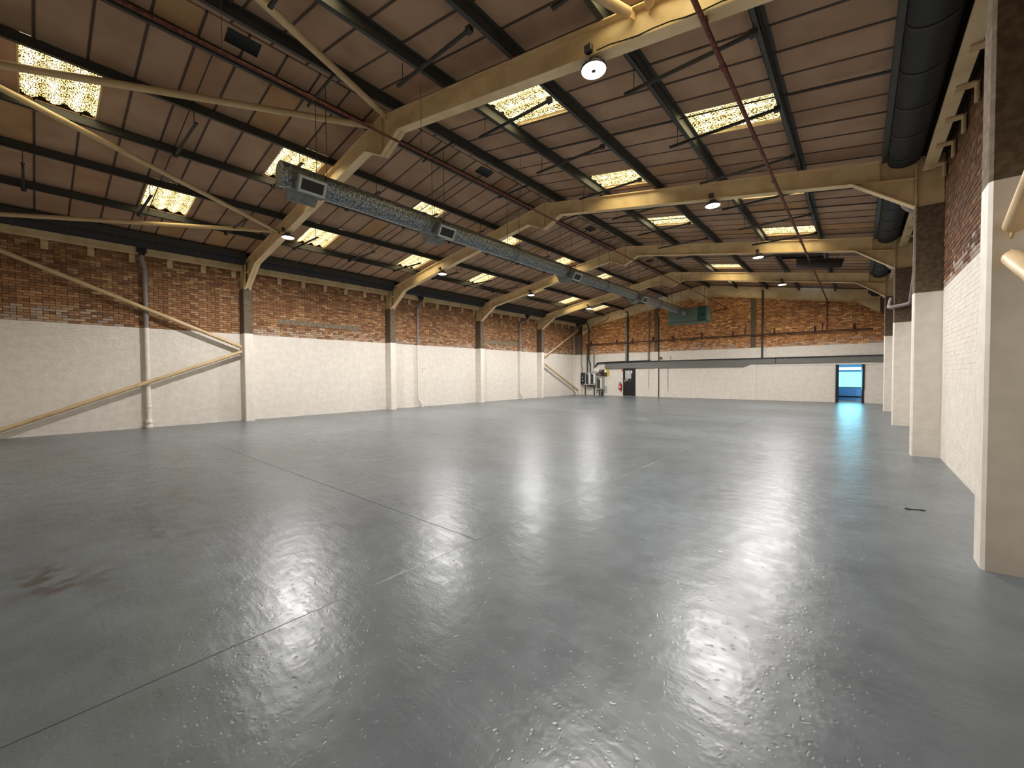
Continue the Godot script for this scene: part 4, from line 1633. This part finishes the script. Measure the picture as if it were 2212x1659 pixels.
func build_switchgear() -> void:
	var cab := thing("meter_cabinet", "dark blue-black metal cabinet on the far corner wall, topmost left of the switchgear", "cabinet", G(-16.1, 0.85))
	gmesh("body", [-16.27, -15.98, 0.86, 1.74, 0.0, 0.33, 0.02], M.navy, cab)
	gmesh("cover", [-16.25, -16.0, 0.93, 1.3, 0.33, 0.36, 0.01], M.black, cab)
	gmesh("label_plate", [-16.14, -16.09, 1.30, 1.42, 0.33, 0.345], M.sign_white, cab)
	var dial := MB.new(cab.position)
	dial.lathe(G(-16.06, 1.12, 0.36), Vector3(S, 0, 1), [Vector2(0.05, 0.0), Vector2(0.05, 0.01), Vector2(0.0, 0.012)], 14)
	obj("dial", dial.mesh(), M.sign_white, cab)
	var r1 := thing("switch_rack", "larger grey rack holding two tall dark green switch panels in the corner", "switchgear", G(-15.5, 0))
	gmesh("top_rail", [-16.0, -14.75, 1.70, 1.76, 0.10, 0.34, 0.006], M.grey_light, r1)
	gmesh("bottom_rail", [-15.98, -14.98, 0.78, 0.86, 0.10, 0.34, 0.006], M.grey_light, r1)
	for x in [-15.94, -15.18]:
		gmesh("leg", [x, x + 0.06, 0.0, 0.80, 0.22, 0.28], M.bar_dark, r1)
	for x in [-15.86, -15.05]:
		gmesh("upright", [x - 0.05, x + 0.01, 0.84, 1.72, 0.14, 0.30], M.grey_light, r1)
	for x in [-15.79, -15.38]:
		gmesh("green_panel", [x, x + 0.22, 0.88, 1.68, 0.16, 0.36, 0.01], M.dark_green, r1)
		gmesh("pale_door", [x + 0.225, x + 0.36, 0.88, 1.68, 0.16, 0.37, 0.01], M.sign_white, r1)
		gmesh("pale_top", [x + 0.12, x + 0.24, 1.60, 1.66, 0.36, 0.375], M.sign_white, r1)
	gmesh("under_box", [-15.72, -15.35, 0.66, 0.78, 0.14, 0.3], M.brown, r1)
	var r2 := thing("switch_rack", "smaller grey rack with one dark green switch panel, beside the larger rack", "switchgear", G(-14.65, 0))
	gmesh("top_rail", [-14.98, -14.40, 1.36, 1.43, 0.10, 0.34, 0.006], M.grey_light, r2)
	gmesh("bottom_rail", [-15.02, -14.36, 0.46, 0.53, 0.10, 0.34, 0.006], M.grey_light, r2)
	gmesh("upright", [-14.93, -14.87, 0.5, 1.38, 0.14, 0.3], M.grey_light, r2)
	gmesh("upright", [-14.42, -14.38, 0.5, 1.38, 0.14, 0.3], M.grey_light, r2)
	gmesh("green_panel", [-14.86, -14.60, 0.56, 1.32, 0.16, 0.36, 0.01], M.dark_green, r2)
	gmesh("pale_door", [-14.595, -14.48, 0.56, 1.32, 0.16, 0.37, 0.01], M.sign_white, r2)
	gmesh("pale_top", [-14.72, -14.58, 1.24, 1.30, 0.36, 0.375], M.sign_white, r2)
	for x in [-14.76, -14.54]:
		gmesh("leg", [x, x + 0.06, 0.0, 0.48, 0.20, 0.26], M.bar_dark, r2)
	gmesh("side_box", [-14.36, -14.22, 0.26, 0.72, 0.0, 0.12, 0.01], M.grey_light, r2)
	var wb := thing("white_box", "white isolator box above the larger switch rack", "box", G(-15.0, 1.85))
	gmesh("body", [-15.22, -14.76, 1.79, 2.05, 0.0, 0.22, 0.012], M.plastic_white, wb)
	gmesh("lid_line", [-15.16, -14.82, 1.84, 1.855, 0.22, 0.226], M.grey_steel, wb)
	var yb := thing("meter_board", "yellow-green backboard carrying dark meters beside the white box", "board", G(-14.3, 1.45))
	gmesh("board", [-14.55, -14.02, 1.45, 1.98, 0.0, 0.03], M.yellow, yb)
	gmesh("meter", [-14.86, -14.40, 1.72, 1.95, 0.03, 0.2, 0.01], M.brown, yb)
	gmesh("meter", [-14.80, -14.48, 1.46, 1.68, 0.03, 0.22, 0.01], M.brown, yb)
	gmesh("meter", [-14.44, -14.2, 1.50, 1.70, 0.03, 0.18, 0.01], M.brown, yb)
	gmesh("white_meter", [-14.38, -14.20, 1.72, 1.93, 0.03, 0.17, 0.03], M.plastic_white, yb)
	m_dials(yb)
	var sb := thing("floor_box", "small dark box on the floor under the smaller switch rack", "box", G(-14.5, 0))
	gmesh("body", [-14.62, -14.46, 0.0, 0.2, 0.06, 0.22, 0.01], M.dark_green, sb)
	gmesh("lid", [-14.63, -14.45, 0.2, 0.225, 0.05, 0.23, 0.004], M.bar_dark, sb)
	# risers above the racks
	var gr := "switchgear risers"
	tube_thing("riser_pipe", "thick dark grey riser from the rusty pipe down to the larger switch rack", "pipe", [G(-15.75, 1.76, 0.2), G(-15.75, 3.9, 0.2)], 0.06, M.steel_dark, gr, 10)
	tube_thing("riser_pipe", "pale grey riser rising from the larger switch rack's right end", "pipe", [G(-15.22, 1.76, 0.16), G(-15.22, 3.85, 0.16)], 0.055, M.grey_pipe, gr, 10)
	tube_thing("riser_pipe", "thin black riser nearest the corner above the dark cabinet", "pipe", [G(-16.2, 1.74, 0.2), G(-16.2, 2.2, 0.2), G(-16.28, 2.3, 0.2), G(-16.28, 5.5, 0.2)], 0.02, M.black, gr, 8)
	var cb := [G(-15.5, 1.76, 0.2), G(-15.5, 2.4, 0.2), G(-15.62, 2.7, 0.2), G(-15.62, 5.1, 0.2), G(-15.7, 5.5, 0.24), G(-15.95, 5.75, 0.4), G(-16.2, 5.82, 0.8)]
	tube_thing("black_cable", "thick black cable curving down from the gutter corner to the racks", "cable", cb, 0.045, M.black, "", 10)
	tube_thing("thin_cable", "thin black cable sagging up the gable steel towards the lower purlin", "cable", [G(-16.25, 5.1, 0.06), G(-15.5, 5.2, 0.06), G(-14.7, 5.55, 0.06), G(-14.15, 5.72, 0.06), G(-14.05, 5.95, 0.06)], 0.02, M.black, "", 8)
	var wc := thing("white_trunking", "short white trunking box on the wall behind the pale grey riser", "trunking", G(-15.4, 2.1))
	gmesh("trunk", [-15.45, -15.3, 1.8, 2.55, 0.0, 0.09, 0.006], M.plastic_white, wc)
	gmesh("lid", [-15.44, -15.31, 1.82, 2.53, 0.09, 0.1, 0.003], M.sign_white, wc)

func m_dials(parent: Node3D) -> void:
	for q in [[-14.70, 1.57, 0.22], [-14.62, 1.84, 0.2]]:
		var d := MB.new(parent.position)
		d.lathe(G(q[0], q[1], q[2]), Vector3(S, 0, 1), [Vector2(0.045, 0.0), Vector2(0.045, 0.01), Vector2(0.0, 0.012)], 12)
		obj("dial", d.mesh(), M.silver, parent)


func build_small() -> void:
	# rendered strips let into the brick of the braced wall
	for q in [[5.05, 8.4, 3.62, 3.82, "long grey rendered strip in the brickwork of the first full bay"], [16.1, 19.2, 3.5, 3.72, "long grey rendered strip in the brickwork of the third full bay"]]:
		var t := thing("render_strip", q[4], "render", V(XL, q[2], (q[0] + q[1]) / 2), "rendered strips")
		var m := MB.new(t.position)
		m.box(V(XL - 0.01, q[2], q[0]), V(XL + 0.02, q[3], q[1]), 0.008)
		obj("strip", m.mesh(), M.render, t)
	# the board that has dropped from the lining near the far gable
	var fb := thing("fallen_ceiling_board", "dark lining board hanging loose from the roof on the pier side", "board", V(-1.1, 5.5, 17.6))
	var m := MB.new(fb.position)
	m.hexa([V(-1.75, 5.76, 17.4), V(-0.42, 5.50, 17.5), V(-0.5, 5.16, 17.2), V(-1.72, 5.32, 17.1)], [V(-1.75, 5.78, 17.42), V(-0.42, 5.52, 17.52), V(-0.5, 5.18, 17.22), V(-1.72, 5.34, 17.12)])
	obj("board", m.mesh(), M.bar_dark, fb)
	for q in [[-1.2, 5.68, 17.45], [-0.6, 5.55, 17.49]]:
		m = MB.new(fb.position)
		m.tube([V(q[0], q[1], q[2]), V(q[0], q[1] + 0.62, q[2] + 0.23)], 0.006, 5)
		obj("wire", m.mesh(), M.bar_dark, fb)
	# a scrap on the floor
	var sc := thing("floor_scrap", "small black scrap lying on the floor near the second white pier", "scrap", V(0.49, 0.002, 6.43))
	m = MB.new(sc.position)
	m.prism([V(0.41, 0.004, 6.40), V(0.45, 0.004, 6.385), V(0.47, 0.004, 6.42), V(0.43, 0.004, 6.44)], Vector3(0, 0.008, 0))
	m.bar(V(0.46, 0.008, 6.415), V(0.55, 0.008, 6.45), Vector3.UP, 0.006, 0.004)
	m.prism([V(0.54, 0.004, 6.44), V(0.58, 0.004, 6.445), V(0.585, 0.004, 6.475), V(0.545, 0.004, 6.47)], Vector3(0, 0.006, 0))
	obj("scrap", m.mesh(), M.black, sc)
	# rod ends at the near edge of the braced wall
	tube_thing("wall_rod", "short dark rod standing out from the white wall at the near end", "rod", [V(XL - 0.02, 2.55, -1.52), V(XL + 0.4, 2.55, -1.46)], 0.012, M.black, "", 6)
